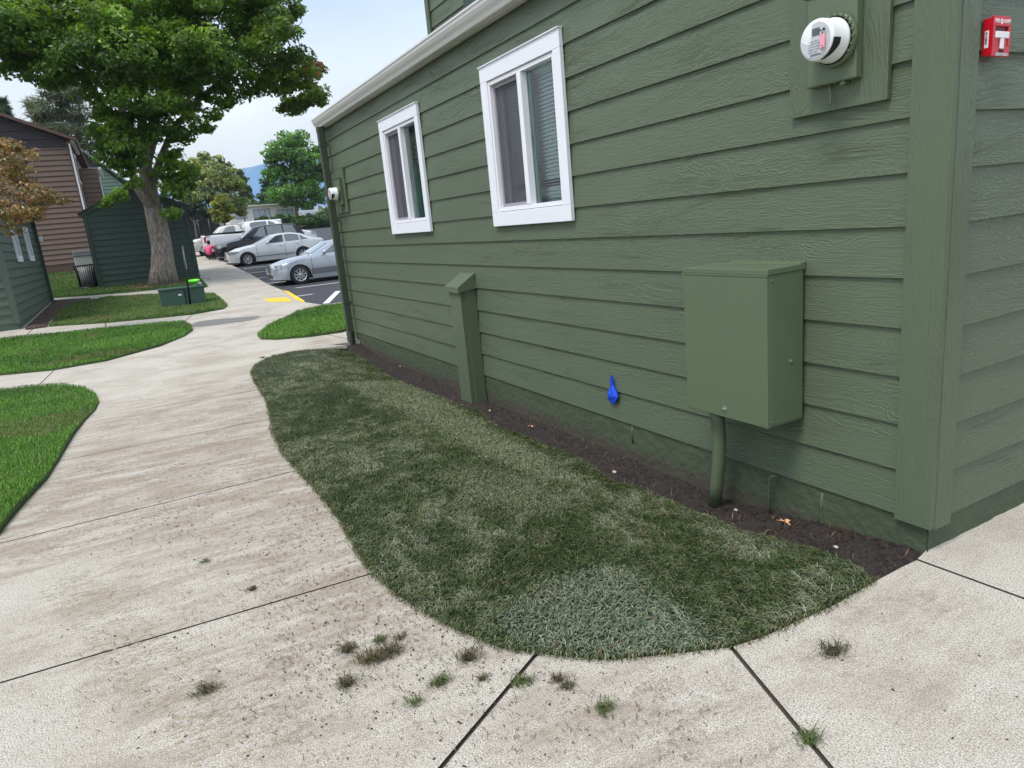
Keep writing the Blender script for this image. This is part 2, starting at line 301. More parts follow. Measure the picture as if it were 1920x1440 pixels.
# ================================================================ GROUND
def inpoly(P,poly):
    P=np.asarray(P,float); x,y=P[:,0],P[:,1]; r=np.zeros(len(P),bool); n=len(poly)
    for i in range(n):
        x0,y0=poly[i]; x1,y1=poly[(i+1)%n]
        if y0==y1: continue
        c=((y0>y)!=(y1>y))&(x<(x1-x0)*(y-y0)/(y1-y0)+x0); r^=c
    return r
def smooth_loop(pts,n=4):
    P=[np.array(p,float) for p in pts];out=[];k=len(P)
    for i in range(k):
        a,b,c,d=P[i-1],P[i],P[(i+1)%k],P[(i+2)%k]
        for j in range(n):
            t=j/n; out.append(tuple(.5*((2*b)+(-a+c)*t+(2*a-5*b+4*c-d)*t*t+(-a+3*b-3*c+d)*t**3)))
    return out
def drape(name,outline,mat_,zoff,holes=(),grid=None,zfun=None,joints=(),skirt=.2,jmat=None,jdepth=.012,kind='structure'):
    verts=[];edges=[]
    def addloop(lp):
        b=len(verts); verts.extend([Vector(p) for p in lp]); k=len(lp); edges.extend([(b+i,b+(i+1)%k) for i in range(k)])
    addloop(outline)
    for h in holes: addloop(h)
    jq=[]
    for (a,b,wd) in joints:
        a=np.array(a);b=np.array(b);d=(b-a)/np.linalg.norm(b-a);nn=np.array([-d[1],d[0]])*wd/2
        q=[tuple(a+nn),tuple(b+nn),tuple(b-nn),tuple(a-nn)]; jq.append(q); addloop(q)
    o=np.array(outline); x0,y0=o.min(0);x1,y1=o.max(0)
    if grid:
        gx=np.arange(x0+grid/2,x1,grid); gy=np.arange(y0+grid/2,y1,grid)
        P=np.array([(a,b) for a in gx for b in gy]); 
        if len(P):
            P=P+rng.uniform(-.2,.2,P.shape)*grid; ok=inpoly(P,outline)
            for h in holes: ok&=~inpoly(P,h)
            for q in jq: ok&=~inpoly(P,q)
            verts.extend([Vector(p) for p in P[ok]])
    vo,eo,fo,_,_,_=geometry.delaunay_2d_cdt(verts,edges,[],0,1e-5)
    V=np.array([v[:] for v in vo]); F=[tuple(f) for f in fo]
    C=np.array([V[list(f)].mean(0) for f in F]); ok=inpoly(C,outline)
    for h in holes: ok&=~inpoly(C,h)
    isj=np.zeros(len(F),bool)
    for q in jq: isj|=inpoly(C,q)
    zf=zfun or (lambda x,y:Z(x)+zoff)
    mb=MB(); zz=[zf(x,y) for x,y in V]; mb.v=[(V[i][0],V[i][1],zz[i]) for i in range(len(V))]
    keep=[f for f,k,j in zip(F,ok,isj) if k and not j]; jf=[f for f,k,j in zip(F,ok,isj) if k and j]
    def up(f):
        a,b,c=V[f[0]],V[f[1]],V[f[2]]; return f if (b[0]-a[0])*(c[1]-a[1])-(b[1]-a[1])*(c[0]-a[0])>0 else f[::-1]
    keep=[up(f) for f in keep]; jf=[up(f) for f in jf]
    for f in keep: mb.f.append(f);mb.m.append(0);mb.sm.append(grid is not None and zfun is not None);mb.uv.append(None)
    # skirts on every border of the kept faces
    cnt={}
    for f in keep:
        for i in range(len(f)): e=(f[i],f[(i+1)%len(f)]); cnt[e]=1
    jm=set(); 
    for f in jf: jm.update(f)
    for (a,b) in list(cnt):
        if (b,a) not in cnt:
            dj=a in jm and b in jm; s=jdepth+.01 if dj else skirt
            i=len(mb.v); mb.v+= [(V[a][0],V[a][1],zz[a]-s),(V[b][0],V[b][1],zz[b]-s)]
            mb.f.append((a,i,i+1,b)); mb.m.append(1 if dj else 0); mb.sm.append(False); mb.uv.append(None)
    for f in jf:
        i=len(mb.v); mb.v+=[(V[k][0],V[k][1],zz[k]-jdepth) for k in f]; mb.f.append(tuple(range(i,i+len(f)))); mb.m.append(1); mb.sm.append(False); mb.uv.append(None)
    ob=mb.build(name,[mat_,jmat or mat_]); ob['kind']=kind; return ob
# big ground sheet to the horizon
gx=sorted(set(list(_X)+[-3000,-2000,-1000,-700,-250,-80,-50,-30,-10,0,5,12,30,100,500]))
gy=[-3000,-600,-120,-40,-10,0,10,40,120,600,3000]
mb=MB(); mb.add([(x,y,Z(x)-.24) for x in gx for y in gy],[(i*len(gy)+j,(i+1)*len(gy)+j,(i+1)*len(gy)+j+1,i*len(gy)+j+1) for i in range(len(gx)-1) for j in range(len(gy)-1)])
tag(mb.build('ground',M['field']),kind='structure')
# sod bed next to the house
SOD_PX=[(1640,1098),(1570,1140),(1500,1172),(1430,1198),(1368,1215),(1290,1232),(1215,1242),(1130,1243),(1060,1240),(1000,1232),(940,1218),(870,1190),(800,1158),(745,1120),(700,1080),(670,1035),(640,980),(600,930),(560,885),(530,850),(513,815),(507,775),(500,750),(480,720),(472,700),(480,685),(505,672),(550,660),(600,653),(650,648)]
edge=T2([(1718,1051),(1690,1068)]+SOD_PX)
bed=[(-.02,.06)]+edge+[(-8.30,-.42),(-8.30,.06)]
INNER=T2([(676,660),(723,695),(801,729),(870,752),(897,761),(937,792),(975,802),(1012,820),(1069,846),(1115,870),(1147,892),(1194,899),(1240,921),(1350,967),(1377,990),(1423,1008),(1497,1036),(1561,1068),(1620,1100)],-.05)
def bedz(x,y):
    # height inside the bed: level with the path at its edge, sunk against the foundation
    a=max(0.,min(1.,(y+1.15)/1.0)); a=a*a*(3-2*a)
    b=max(0.,min(1.,(-x-.15)/.9))*max(0.,min(1.,(x+8.6)/1.2))
    return -.115*a*b
soilz=lambda x,y: bedz(x,y)-.022+random.uniform(-.010,.012)
SOIL_REG=[(-.02,.06)]+edge[:3]+[p for p in INNER[::-1]]+[(-8.0,-.35),(-8.30,-.42),(-8.30,.06)]
drape('soil_bed',bed,M['soil'],0,grid=.05,zfun=soilz,skirt=.05)
sod_poly=edge[2:]+[(-8.1,-.40)]+INNER
# pavement -------------------------------------------------------------
curb=T2([(650,565.6),(605.6,571.5),(585,569),(572,566.6)])+T2([(560,563),(545,555),(531,545),(500,532),(470,514),(430,495),(400,482),(385,473),(374,463)])
curb=[(curb[0][0],12.0)]+curb
cy_far=curb[-1][1]
pav=[(9,-9),(9,9),(.5,9)]+[(-8.34,9)]+curb+[(-75,cy_far+.3),(-75,-9.5),(-40,-9)]
J=lambda a,b,wd=.011,ex=0: (tuple(np.array(T(*a)[:2])-ex*(np.array(T(*b)[:2])-np.array(T(*a)[:2]))),tuple(np.array(T(*b)[:2])+ex*(np.array(T(*b)[:2])-np.array(T(*a)[:2]))),wd)
joints=[J((0,1285),(690,1083),.012,.35),J((0,1022),(560,882),.012,.03),J((125,862),(512,785),.008,.06),J((170,785),(490,731),.007,.05),
        J((998,1242),(832,1440),.016,.9),J((1372,1222),(1550,1440),.016,1.2),J((1722,1051),(1920,1130),.014,.8),J((68,727),(104,692),.014,.1),
        J((198,606),(199,622),.02,.1),J((45,632),(63,616),.02,.1),J((340,609),(361,590),.02,.1),J((613,627.5),(661,637.5),.016,.15),
        J((205,712),(455,672),.006,.02),J((250,680),(420,640),.006,0.)]
bedhole=[p for p in bed]
drape('pavement',pav,M['concrete'],0,holes=[bedhole],grid=1.2,joints=joints,skirt=.2,jmat=M['joint'])
# parking lot
yfar=70
lot=[(curb[1][0]+2.5,yfar),(curb[0][0]+2.5,curb[0][1]),(curb[1][0]+1.0,curb[1][1]-.6)]+[(x,y-.35) for x,y in curb[2:-1]]+[(-75,cy_far-.1),(-75,12),(-98,12),(-98,yfar)]
drape('parking_lot',lot,M['asphalt'],-.115,grid=3.0,skirt=.02)
# separate kerb line
kl=curb[1:-1]
mb=MB(); W=.15
def kerb_strip(mb,pts,w_,z0,z1):
    n=len(pts)
    for i in range(n-1):
        a=np.array(pts[i]);b=np.array(pts[i+1]);d=(b-a)/np.linalg.norm(b-a);nn=np.array([-d[1],d[0]])
        if nn[1]>0 : nn=-nn
        a2=a+nn*w_;b2=b+nn*w_
        mb.add([(a[0],a[1],Z(a[0])+z1),(b[0],b[1],Z(b[0])+z1),(b2[0],b2[1],Z(b2[0])+z1),(a2[0],a2[1],Z(a2[0])+z1)],[(0,1,2,3)])
kerb_strip(mb,kl[5:],.014,0,.0045); tag(mb.build('kerb_joint_line',M['joint']),kind='structure') if False else None
def sheet(name,pts,m,off): 
    return drape(name,pts,m,off,grid=None,skirt=.001)
mb=MB()
yk=T2([(531,544.2),(541,546.5),(572,564.8),(566,567.6),(552,560.5)])
sheet('yellow_kerb_paint',yk,M['yellow'],.005)
mb2=MB(); 
for i in range(0): pass
sheet('yellow_warning_pad',T2([(492.6,560.3),(536.6,558),(549,565.6),(505.6,566.8)]),M['yellow'],.005)
def stripe(a,b,wd=.1):
    a=np.array(a);b=np.array(b);d=(b-a)/np.linalg.norm(b-a);nn=np.array([-d[1],d[0]])*wd/2
    k=max(1,int(abs(b[0]-a[0])/1.0)); 
    return [tuple(a+nn),tuple(b+nn),tuple(b-nn),tuple(a-nn)]
sid=0
def curby(x):
    c=sorted(curb[1:]); return float(np.interp(x,[p[0] for p in c],[p[1] for p in c]))
for k in range(17):
    x=-19.15-2.95*k
    sheet('stall_line',stripe((x,curby(x)+.15),(x,curby(x)+5.6),.11),M['roadwhite'],-.109)
p0=T(611,569,-.11);p1=T(634,546,-.11)
sheet('hatch_line',stripe(p0[:2],p1[:2],.16),M['roadwhite'],-.108)
dm=mat('damp_concrete',(.17,.16,.15),.6,0,8,.2,.001,200)
sheet('damp_patch',smooth_loop(T2([(358,612),(375,603),(430,597),(478,593),(488,594),(470,601),(430,606),(385,612)]),4),dm,.004)
# lawns ------------------------------------------------------------------
def lawnz(x,y,h=.03): return Z(x)+h+.012*math.sin(x*2.1+y)*math.cos(y*2.7-x)
L1=T2([(186,755),(180,770),(160,790),(140,815),(115,860),(90,900),(50,945),(15,985),(0,1005)])+[(-1.6,-4.6),(-1.5,-9),(-9,-9)]+T2([(-60,740),(0,733),(60,727),(120,725),(160,730),(180,742)])
L2=T2([(0,638),(100,628),(200,619),(300,608),(345,606),(360,612),(362,620),(345,632),(300,650),(200,678),(100,695),(0,705)])+[(-9.3,-6.5),(-13,-7.2),(-17,-6.5)]
L3=T2([(92,613),(199,606),(298,597),(362,590),(419,580),(427,574),(419,566),(403,552),(302,553),(206,558),(142,570),(115,583)])
L4=T2([(50,508),(98,503),(150,499),(250,492),(366,482),(376,523),(390,538),(380,541),(300,543),(240,549),(108,559),(60,562)])
LR=T2([(660,618),(640,624),(580,633),(520,638),(490,637),(483,631),(500,615),(530,600),(560,586),(600,577),(655,571)])+[(-14.1,9),(-9.4,9),(-9.4,1.5)]
MU=T2([(49,619),(87,614),(92,604),(115,583),(142,570),(170,561),(105,566)])+[(-27.1,-5.2),(-19.0,-5.2)]
for nm,P_ in(('lawn',L1),('lawn',L2),('lawn',L3),('lawn',L4),('lawn',LR)):
    drape(nm,P_,M['turflight'],0,grid=.4,zfun=lambda x,y:lawnz(x,y)-.012,skirt=.12)
drape('mulch_bed',MU,M['mulch'],0,grid=.15,zfun=lambda x,y:Z(x)+.035+random.uniform(-.01,.025),skirt=.1)
drape('turf_base',sod_poly,M['turf'],0,grid=.1,zfun=lambda x,y:bedz(x,y)+.004+random.uniform(-.003,.003),skirt=.05)
# ---------------------------------------------------------------- grass blades
def blades(name,P,zf,length,width,colf,label,lean=(.5,1.2),dirf=None,curl=.5):
    n=len(P); az=rng.uniform(0,2*np.pi,n) if dirf is None else dirf(P)+rng.normal(0,.75,n)
    L=length*rng.uniform(.55,1.25,n); ln=rng.uniform(lean[0],lean[1],n); wd=width*rng.uniform(.7,1.3,n)
    z=np.array([zf(x,y) for x,y in P])
    d=np.stack([np.cos(az),np.sin(az)],1); pr=np.stack([-np.sin(az),np.cos(az)],1)
    h1=L*.5*np.cos(ln*.6); r1=L*.5*np.sin(ln*.6); h2=h1+L*.5*np.cos(ln*(1+curl)); r2_=r1+L*.5*np.sin(ln*(1+curl)); h2=np.maximum(h2,.004)
    b=np.concatenate([P,z[:,None]],1)
    def pt(r,h,s): return b+np.concatenate([d*r[:,None]+pr*(s*wd/2)[:,None],h[:,None]],1)
    o=np.ones(n); V=np.stack([pt(0*o,0*o,-o*.8),pt(0*o,0*o,o*.8),pt(r1,h1,o),pt(r1,h1,-o),pt(r2_,h2,0*o)],1).reshape(-1,3)
    return pack(name,V,n,[(0,1,2,3),(3,2,4)],5,colf(P,n),M['blade'],label)
def pack(name,V,n,faces,nv,cols,material,label=None,parent=None,smooth=False):
    me=bpy.data.meshes.new(name); me.vertices.add(len(V)); me.vertices.foreach_set('co',V.astype(np.float32).ravel())
    base=(np.arange(n)*nv)[:,None]; idx=np.concatenate([base+np.array(f)[None,:] for f in faces],1).ravel()
    per=sum(len(f) for f in faces); ls=[];a=0
    for f in faces: ls.append(a); a+=len(f)
    starts=((np.arange(n)*per)[:,None]+np.array(ls)[None,:]).ravel()
    me.loops.add(len(idx)); me.loops.foreach_set('vertex_index',idx.astype(np.int32))
    me.polygons.add(len(starts)); me.polygons.foreach_set('loop_start',starts.astype(np.int32))
    try: me.polygons.foreach_set('loop_total',np.tile([len(f) for f in faces],n).astype(np.int32))
    except Exception: pass
    if smooth: me.polygons.foreach_set('use_smooth',np.ones(len(starts),bool))
    me.update(calc_edges=True)
    ca=me.color_attributes.new('Col','FLOAT_COLOR','POINT'); c=np.concatenate([np.repeat(cols,nv,0),np.ones((n*nv,1))],1); ca.data.foreach_set('color',c.astype(np.float32).ravel())
    me.materials.append(material); o=bpy.data.objects.new(name,me); COL.objects.link(o)
    if parent: o.parent=parent
    if label: tag(o,label,'grass',kind='stuff')
    return o
def sample(poly,dens,bbox=None,dist_ref=None):
    o=np.array(poly); x0,y0=o.min(0);x1,y1=o.max(0)
    if bbox: x0=max(x0,bbox[0]);x1=min(x1,bbox[1]);y0=max(y0,bbox[2]);y1=min(y1,bbox[3])
    n=int((x1-x0)*(y1-y0)*dens); P=np.stack([rng.uniform(x0,x1,n),rng.uniform(y0,y1,n)],1)
    P=P[inpoly(P,poly)]
    if dist_ref:
        dd=np.hypot(P[:,0]-CAM[0],P[:,1]-CAM[1]); P=P[rng.uniform(0,1,len(P))<np.clip((dist_ref/dd)**1.15,.12,1)]
    return P
def vnoise(P,s,seed=0):
    r=np.random.default_rng(seed); g=r.uniform(0,1,(64,64)); q=P*s; i=np.floor(q).astype(int); f=q-i; f=f*f*(3-2*f)
    a=g[i[:,0]%64,i[:,1]%64];b=g[(i[:,0]+1)%64,i[:,1]%64];c=g[i[:,0]%64,(i[:,1]+1)%64];d=g[(i[:,0]+1)%64,(i[:,1]+1)%64]
    return (a*(1-f[:,0])+b*f[:,0])*(1-f[:,1])+(c*(1-f[:,0])+d*f[:,0])*f[:,1]
PA=T2([(990,1120),(1060,1092),(1140,1075),(1190,1078),(1235,1120),(1345,1190),(1335,1228),(1215,1243),(1060,1240),(955,1205),(930,1160)])
PB=T2([(648,722),(700,712),(760,702),(820,735),(880,768),(1000,835),(1090,885),(1040,905),(930,870),(840,825),(740,770),(690,750)],-.03)
PC=T2([(900,880),(1000,905),(1100,960),(1010,985),(900,950),(800,905)],-.03)
def soft_in(P,poly,j=.045):
    return inpoly(P+rng.normal(0,j,P.shape),poly)
def sodcol(P,n):
    q=.25*vnoise(P+30,1.7,1)+.35*vnoise(P+30,7,2)+.40*vnoise(P+30,24,3)
    dark=np.array([.040,.064,.017]); mid=np.array([.110,.132,.066]); pale=np.array([.20,.215,.145]); blue=np.array([.20,.230,.165])
    t=np.clip((q-.34)/.3,0,1)[:,None]; c=dark*(1-t)+mid*t
    t2=np.clip((q-.56)/.14,0,1)[:,None]*.75; c=c*(1-t2)+pale*t2
    for poly,colr,a in((PA,blue,.72),(PB,np.array([.23,.245,.165]),.72),(PC,np.array([.16,.175,.105]),.7)):
        m=soft_in(P,poly)[:,None]*a; c=c*(1-m)+colr*m
    rnd=rng.uniform(0,1,n)
    c=c*1.15*rng.uniform(.2,2.0,(n,1)); dry=rnd<.05; c[dry]=np.array([.30,.25,.15])*rng.uniform(.6,1.2,(dry.sum(),1)); red=rnd>.992; c[red]=np.array([.25,.12,.05])
    return c
def soddir(P): return 2.6+1.9*vnoise(P+50,.9,5)*2+1.2*vnoise(P+50,3.5,6)
P=sample(sod_poly,19000,None,3.4); print('sod blades',len(P))
blades('grass',P,lambda x,y:bedz(x,y)+.002,.050,.0034,sodcol,'freshly laid sod of matted dark and pale grass between path and green wall',(.95,1.5),soddir)
# fringe that hangs over the sod edge
def fringe(name,loop,per_m,length,width,colf,zf,label,jit=.03):
    P=[]; k=len(loop)
    for i in range(k-1):
        a=np.array(loop[i]);b=np.array(loop[i+1]);n=int(np.linalg.norm(b-a)*per_m)
        t=rng.uniform(0,1,(n,1)); P.append(a+(b-a)*t+rng.normal(0,jit,(n,2)))
    P=np.concatenate(P); return P
E_=fringe('f',edge[2:],500,.03,.003,None,None,None,.012)
blades('grass_fringe',E_,lambda x,y:bedz(x,y)+.001,.030,.0030,lambda P,n:np.array([.07,.085,.030])*rng.uniform(.4,1.7,(n,1))*np.array([1,1,1])+rng.uniform(0,1,(n,1))**6*np.array([.15,.09,.03]),'short ragged grass fringe along the curved sod edge',(.3,1.3))
def lawncol(base,alt,brown=.04):
    base=np.array(base);alt=np.array(alt)
    def f(P,n):
        q=.6*vnoise(P+70,.8,8)+.4*vnoise(P+70,3,9); t=np.clip((q-.3)/.4,0,1)[:,None]; c=base*(1-t)+alt*t
        c=c*rng.uniform(.6,1.45,(n,1)); m=(vnoise(P+90,1.1,12)>.78)&(rng.uniform(0,1,n)<.5)|(rng.uniform(0,1,n)<brown); c[m]=np.array([.22,.19,.09])*rng.uniform(.5,1.1,(m.sum(),1)); return c
    return f
bright=lawncol((.060,.150,.016),(.11,.24,.028))
P=sample(L1,9000,(-9.5,-1.2,-5.6,0),5.5); print('L1',len(P))
blades('grass',P,lambda x,y:lawnz(x,y),.034,.0050,bright,'bright green mown lawn bulging toward the path at the left edge of the picture',(.2,.95))
P=sample(L2,4500,(-19,-8,-7.5,0),9); print('L2',len(P))
blades('grass',P,lambda x,y:lawnz(x,y),.045,.009,bright,'bright green tongue shaped lawn between two branching paths',(.2,.9))
P=sample(L3,2500,None,17); print('L3',len(P))
blades('grass',P,lambda x,y:lawnz(x,y),.05,.014,lawncol((.070,.145,.030),(.13,.20,.05),.12),'paler patchy lawn around the green utility cabinet',(.2,.9))
P=sample(L4,1100,None,26); print('L4',len(P))
blades('grass',P,lambda x,y:lawnz(x,y),.05,.022,lawncol((.055,.12,.020),(.09,.16,.03),.05),'lawn at the foot of the brown house and the maple trunk',(.2,.9))
P=sample(LR,4500,(-15,-9.2,-1.4,3.5),9); print('LR',len(P))
blades('grass',P,lambda x,y:lawnz(x,y),.045,.010,bright,'bright green lawn beyond the far corner of the green house',(.2,.9))
# loose clippings on the concrete
def clip_pts(px_list,n,spread):
    out=[]
    for (px,py,w_) in px_list:
        c=T(px,py)[:2]; k=int(n*w_); out.append(c+rng.normal(0,spread*math.sqrt(w_),(k,2)))
    return np.concatenate(out)
P=np.concatenate([clip_pts([(700,1180,1.5),(850,1240,1.2),(900,1330,.4),(600,1060,1),(560,960,1),(480,900,1),(450,820,.8),(430,740,.7),(620,1240,1.2),(300,1180,.8),(200,1300,.4),(1050,1380,.4),(1250,1300,.3),(500,1330,.3),(1150,1330,.4),(330,960,.6),(760,1230,2),(560,1130,1.5)],170,.24),sample([(1.2,-3.2),(1.2,-.2),(-6,-.6),(-9.5,-1.6),(-7,-3.3)],22)])
ok=~inpoly(P,bed)&~inpoly(P,L1); P=P[ok]; print('clippings',len(P))
o=blades('grass_clippings',P,lambda x,y:.0025,.020,.0024,lambda P,n:np.array([.07,.062,.035])*rng.uniform(.3,1.6,(n,1)),'loose dried grass clippings scattered over the concrete path',(1.35,1.5),None,.02)
def crumbs(name,P,size,col,zf,label,seedv=0):
    n=len(P); s=size*rng.uniform(.35,1.4,(n,1,1)); base=np.array([[1,0,0],[-.5,.87,0],[-.5,-.87,0],[0,0,.8]])*1.; V=base[None]*s*rng.uniform(.6,1.4,(n,4,3))
    V[:,:,0]+=P[:,0:1];V[:,:,1]+=P[:,1:2];V[:,:,2]+=np.array([zf(x,y) for x,y in P])[:,None]
    c=np.array(col)*rng.uniform(.5,1.6,(n,1)); return pack(name,V.reshape(-1,3),n,[(0,1,3),(1,2,3),(2,0,3)],4,c,M['blade'],label)
P=np.concatenate([clip_pts([(500,720,.8),(470,790,1),(430,860,1),(520,960,1.2),(600,1000,1),(660,1120,1.2),(780,1190,1.4),(880,1260,1.2),(300,1000,.8),(350,880,.7),(540,690,.8),(600,668,.5),(700,1250,1.1)],80,.26),sample([(1.2,-3.4),(1.2,-.2),(-6,-.6),(-9.5,-1.6),(-7,-3.3)],25)])
P=P[~inpoly(P,bed)&~inpoly(P,L1)]
o=crumbs('soil_crumbs',P,.0045,(.045,.034,.026),lambda x,y:.001,'dark soil crumbs scattered on the path beside the sod'); o['category']='soil'
P=sample(SOIL_REG,5200); o=crumbs('soil_clods',P,.014,(.035,.026,.022),lambda x,y:bedz(x,y)-.024,'loose clods of dark soil along the foot of the green wall'); o['category']='soil'
P=sample(MU,500); o=crumbs('mulch_chips',P,.03,(.10,.068,.05),lambda x,y:Z(x)+.03,'brown bark chips beside the left green building'); o['category']='mulch'
P=sample(SOIL_REG,110); blades('dry_grass',P,lambda x,y:bedz(x,y)-.02,.05,.003,lambda P,n:np.array([.22,.16,.08])*rng.uniform(.5,1.3,(n,1)),'thin dry grass stems lying on the soil strip',(1.2,1.5),None,.05)

# dried tyre print of sandy soil on the near left slabs
a_=np.array(T(120,1090)[:2]);b_=np.array(T(470,1440)[:2]);dd_=b_-a_;Lp=np.linalg.norm(dd_);dd_/=Lp;pp_=np.array([-dd_[1],dd_[0]]);mb=MB()
k=0.
while k<Lp:
    for j in range(9):
        if rng.uniform()<.42: continue
        c=a_+dd_*(k+rng.uniform(-.006,.006)+(.012 if j%2 else 0))+pp_*((j-4)*.026+rng.uniform(-.005,.005)); l_=rng.uniform(.008,.02);w_=rng.uniform(.003,.007); q=dd_*.5+pp_*.85; q/=np.linalg.norm(q); q2=np.array([-q[1],q[0]])
        v=[c-q*l_,c-q2*w_,c+q*l_,c+q2*w_]; mb.add([(x,y,.0012) for x,y in v]+[(c[0],c[1],.0035)],[(0,1,4),(1,2,4),(2,3,4),(3,0,4)])
    k+=.030
o=mb.build('tyre_print',mat('dried_tan_soil',(.33,.30,.20),.95,0,40,.3)); tag(o,'faint tan tyre tread print dried on the lower left slabs','tyre print',kind='stuff')
# ================================================================ BUILDINGS
def siding(mb,O,U,Nn,zlist,lim,holes=(),lip=.014,m=0,seed=0,sp=None):
    """lap boards. zlist = board bottoms + top; lim(z)->(u0,u1); holes=(u0,u1,z0,z1)"""
    O=np.array(O,float);U=np.array(U,float);Nn=np.array(Nn,float); r=random.Random(seed)
    P=lambda u,n,z:tuple(O+U*u+Nn*n+np.array([0,0,z]))
    up=np.cross(U,Nn)[2]>0
    def quad(a,b,c,d,uv):
        f=(0,1,2,3) if not up else (3,2,1,0)
        mb.add([a,b,c,d],[f],m,[[uv[i] for i in f]])
    for i in range(len(zlist)-1):
        z0,z1=zlist[i],zlist[i+1]; ex=z1-z0; ru,rv=r.uniform(0,60),r.uniform(0,60)
        cuts=sorted({z0,z1}|{z for h in holes for z in h[2:] if z0<z<z1})
        for a,b in zip(cuts[:-1],cuts[1:]):
            ua0,ua1=lim(a);ub0,ub1=lim(b)
            if ua1-ua0<.01 and ub1-ub0<.01: continue
            segs=[(0.,1.)]
            mid=(a+b)/2; L=lim(mid); W_=L[1]-L[0]
            for h in holes:
                if h[2]<mid<h[3] and W_>0:
                    ha,hb=(h[0]-L[0])/W_,(h[1]-L[0])/W_; ns=[]
                    for s0,s1 in segs:
                        if ha>s0: ns.append((s0,min(s1,ha)))
                        if hb<s1: ns.append((max(s0,hb),s1))
                    segs=[q for q in ns if q[1]-q[0]>1e-4]
            na=-lip*(a-z0)/ex; nb=-lip*(b-z0)/ex
            for s0,s1 in segs:
                u00=ua0+(ua1-ua0)*s0;u01=ua0+(ua1-ua0)*s1;u10=ub0+(ub1-ub0)*s0;u11=ub0+(ub1-ub0)*s1
                quad(P(u00,na,a),P(u01,na,a),P(u11,nb,b),P(u10,nb,b),[(u00+ru,a+rv),(u01+ru,a+rv),(u11+ru,b+rv),(u10+ru,b+rv)])
                if a==z0:
                    quad(P(u00,-lip-.004,a),P(u01,-lip-.004,a),P(u01,0,a),P(u00,0,a),[(u00+ru,rv),(u01+ru,rv),(u01+ru,rv+.01),(u00+ru,rv+.01)])
    return mb
def uvbox(mb,x0,x1,y0,y1,z0,z1,m=0,b=.003,seed=0):
    """board with its own uv, long axis = z"""
    o=random.Random(seed).uniform(0,50); v=[(x,y,z) for z in(z0,z1) for y in(y0,y1) for x in(x0,x1)]
    F=[(0,2,3,1),(4,5,7,6),(0,1,5,4),(2,6,7,3),(0,4,6,2),(1,3,7,5)]
    return mb.add(v,F,m,[[(v[k][2]+o,v[k][0]+v[k][1]+o) for k in f] for f in F])
EXPO=.2045; ZL=[.125+EXPO*i for i in range(15)]; ZTOP=ZL[-1]   # 2.988
XF=-8.60
DX=-8.335
house=thing('house',(0,0,0),'long green lap-sided house with off-white gutter, two white-trimmed windows and a corner beside the path','house')
def at_house(mb,name,m,parent=None): return mb.build(name,m,parent or house)
HOLES=[(-3.515,-2.560,1.583,2.560),(-6.035,-5.085,1.583,2.560)]
mb=MB(); siding(mb,(0,0,0),(1,0,0),(0,-1,0),ZL,lambda z:(XF+.02,-.10),[(h[0],h[1],h[2],h[3]) for h in HOLES],seed=3)
at_house(mb,'siding',M['siding'])
mb=MB(); siding(mb,(0,0,0),(0,1,0),(1,0,0),ZL,lambda z:(.09,6.0),seed=8)
at_house(mb,'end_siding',M['siding'])
mb=MB(); siding(mb,(XF,0,0),(0,1,0),(-1,0,0),ZL,lambda z:(0,6.0),seed=9); at_house(mb,'far_end_siding',M['siding'])
mb=MB(); uvbox(mb,-.137,.0185,-.020,.012,.112,2.98,seed=1); at_house(mb,'corner_board',M['trimgreen'])
mb=MB(); uvbox(mb,-.012,.0205,.0125,.124,.104,2.98,seed=5); at_house(mb,'corner_board',M['trimgreen'])
mb=MB(); uvbox(mb,XF-.02,XF+.075,-.020,.0,.112,2.98,seed=6); at_house(mb,'corner_board',M['trimgreen'])
# foundation with rough painted concrete
bm=bmesh.new()
def wavy(O,U,Nn,u0,u1,z0,z1,step=.06,amp=.004):
    nu=int((u1-u0)/step);nz_=int((z1-z0)/step)+1; V=[[bm.verts.new(Vector(O)+Vector(U)*(u0+(u1-u0)*i/nu)+Vector(Nn)*random.uniform(-amp,amp)*(0 if j==nz_ else 1)+Vector((0,0,z0+(z1-z0)*j/nz_))) for j in range(nz_+1)] for i in range(nu+1)]
    for i in range(nu):
        for j in range(nz_): bm.faces.new((V[i][j],V[i+1][j],V[i+1][j+1],V[i][j+1]))
wavy((0,.012,0),(1,0,0),(0,-1,0),XF+.02,-.004,-.3,.128); wavy((-.004,0,0),(0,1,0),(1,0,0),.012,6,-.3,.128)
mb=MB(); mb.bm(bm,0,True); bm.free(); mb.box(XF+.02,-.03,.03,5.9,-.3,.11); fo=at_house(mb,'foundation',M['foundation'])
# patched cracks / form marks on the foundation
mb=MB()
def relief(pts,w_,y=.006): 
    for a,b in zip(pts[:-1],pts[1:]): mb.tube([(a[0],y,a[1]),(b[0],y,b[1])],w_,5)
for mk in ([(-.52,.10),(-.527,.02),(-.515,-.06),(-.53,-.14)],[(-1.98,.11),(-1.98,-.01)],[(-7.98,.11),(-7.98,0)]):
    mb=MB(); mb.tube([(a,.014,b) for a,b in mk],[.010]*len(mk),6); at_house(mb,'concrete_ridge',M['foundation'])
mb=MB(); pts=[(-.003,.100),(.001,.07),(-.002,.04),(.0025,.01),(-.004,-.03)]
mb.tube([(a,-.001,b) for a,b in pts],.0022,4)
at_house(mb,'crack',M['dark'])
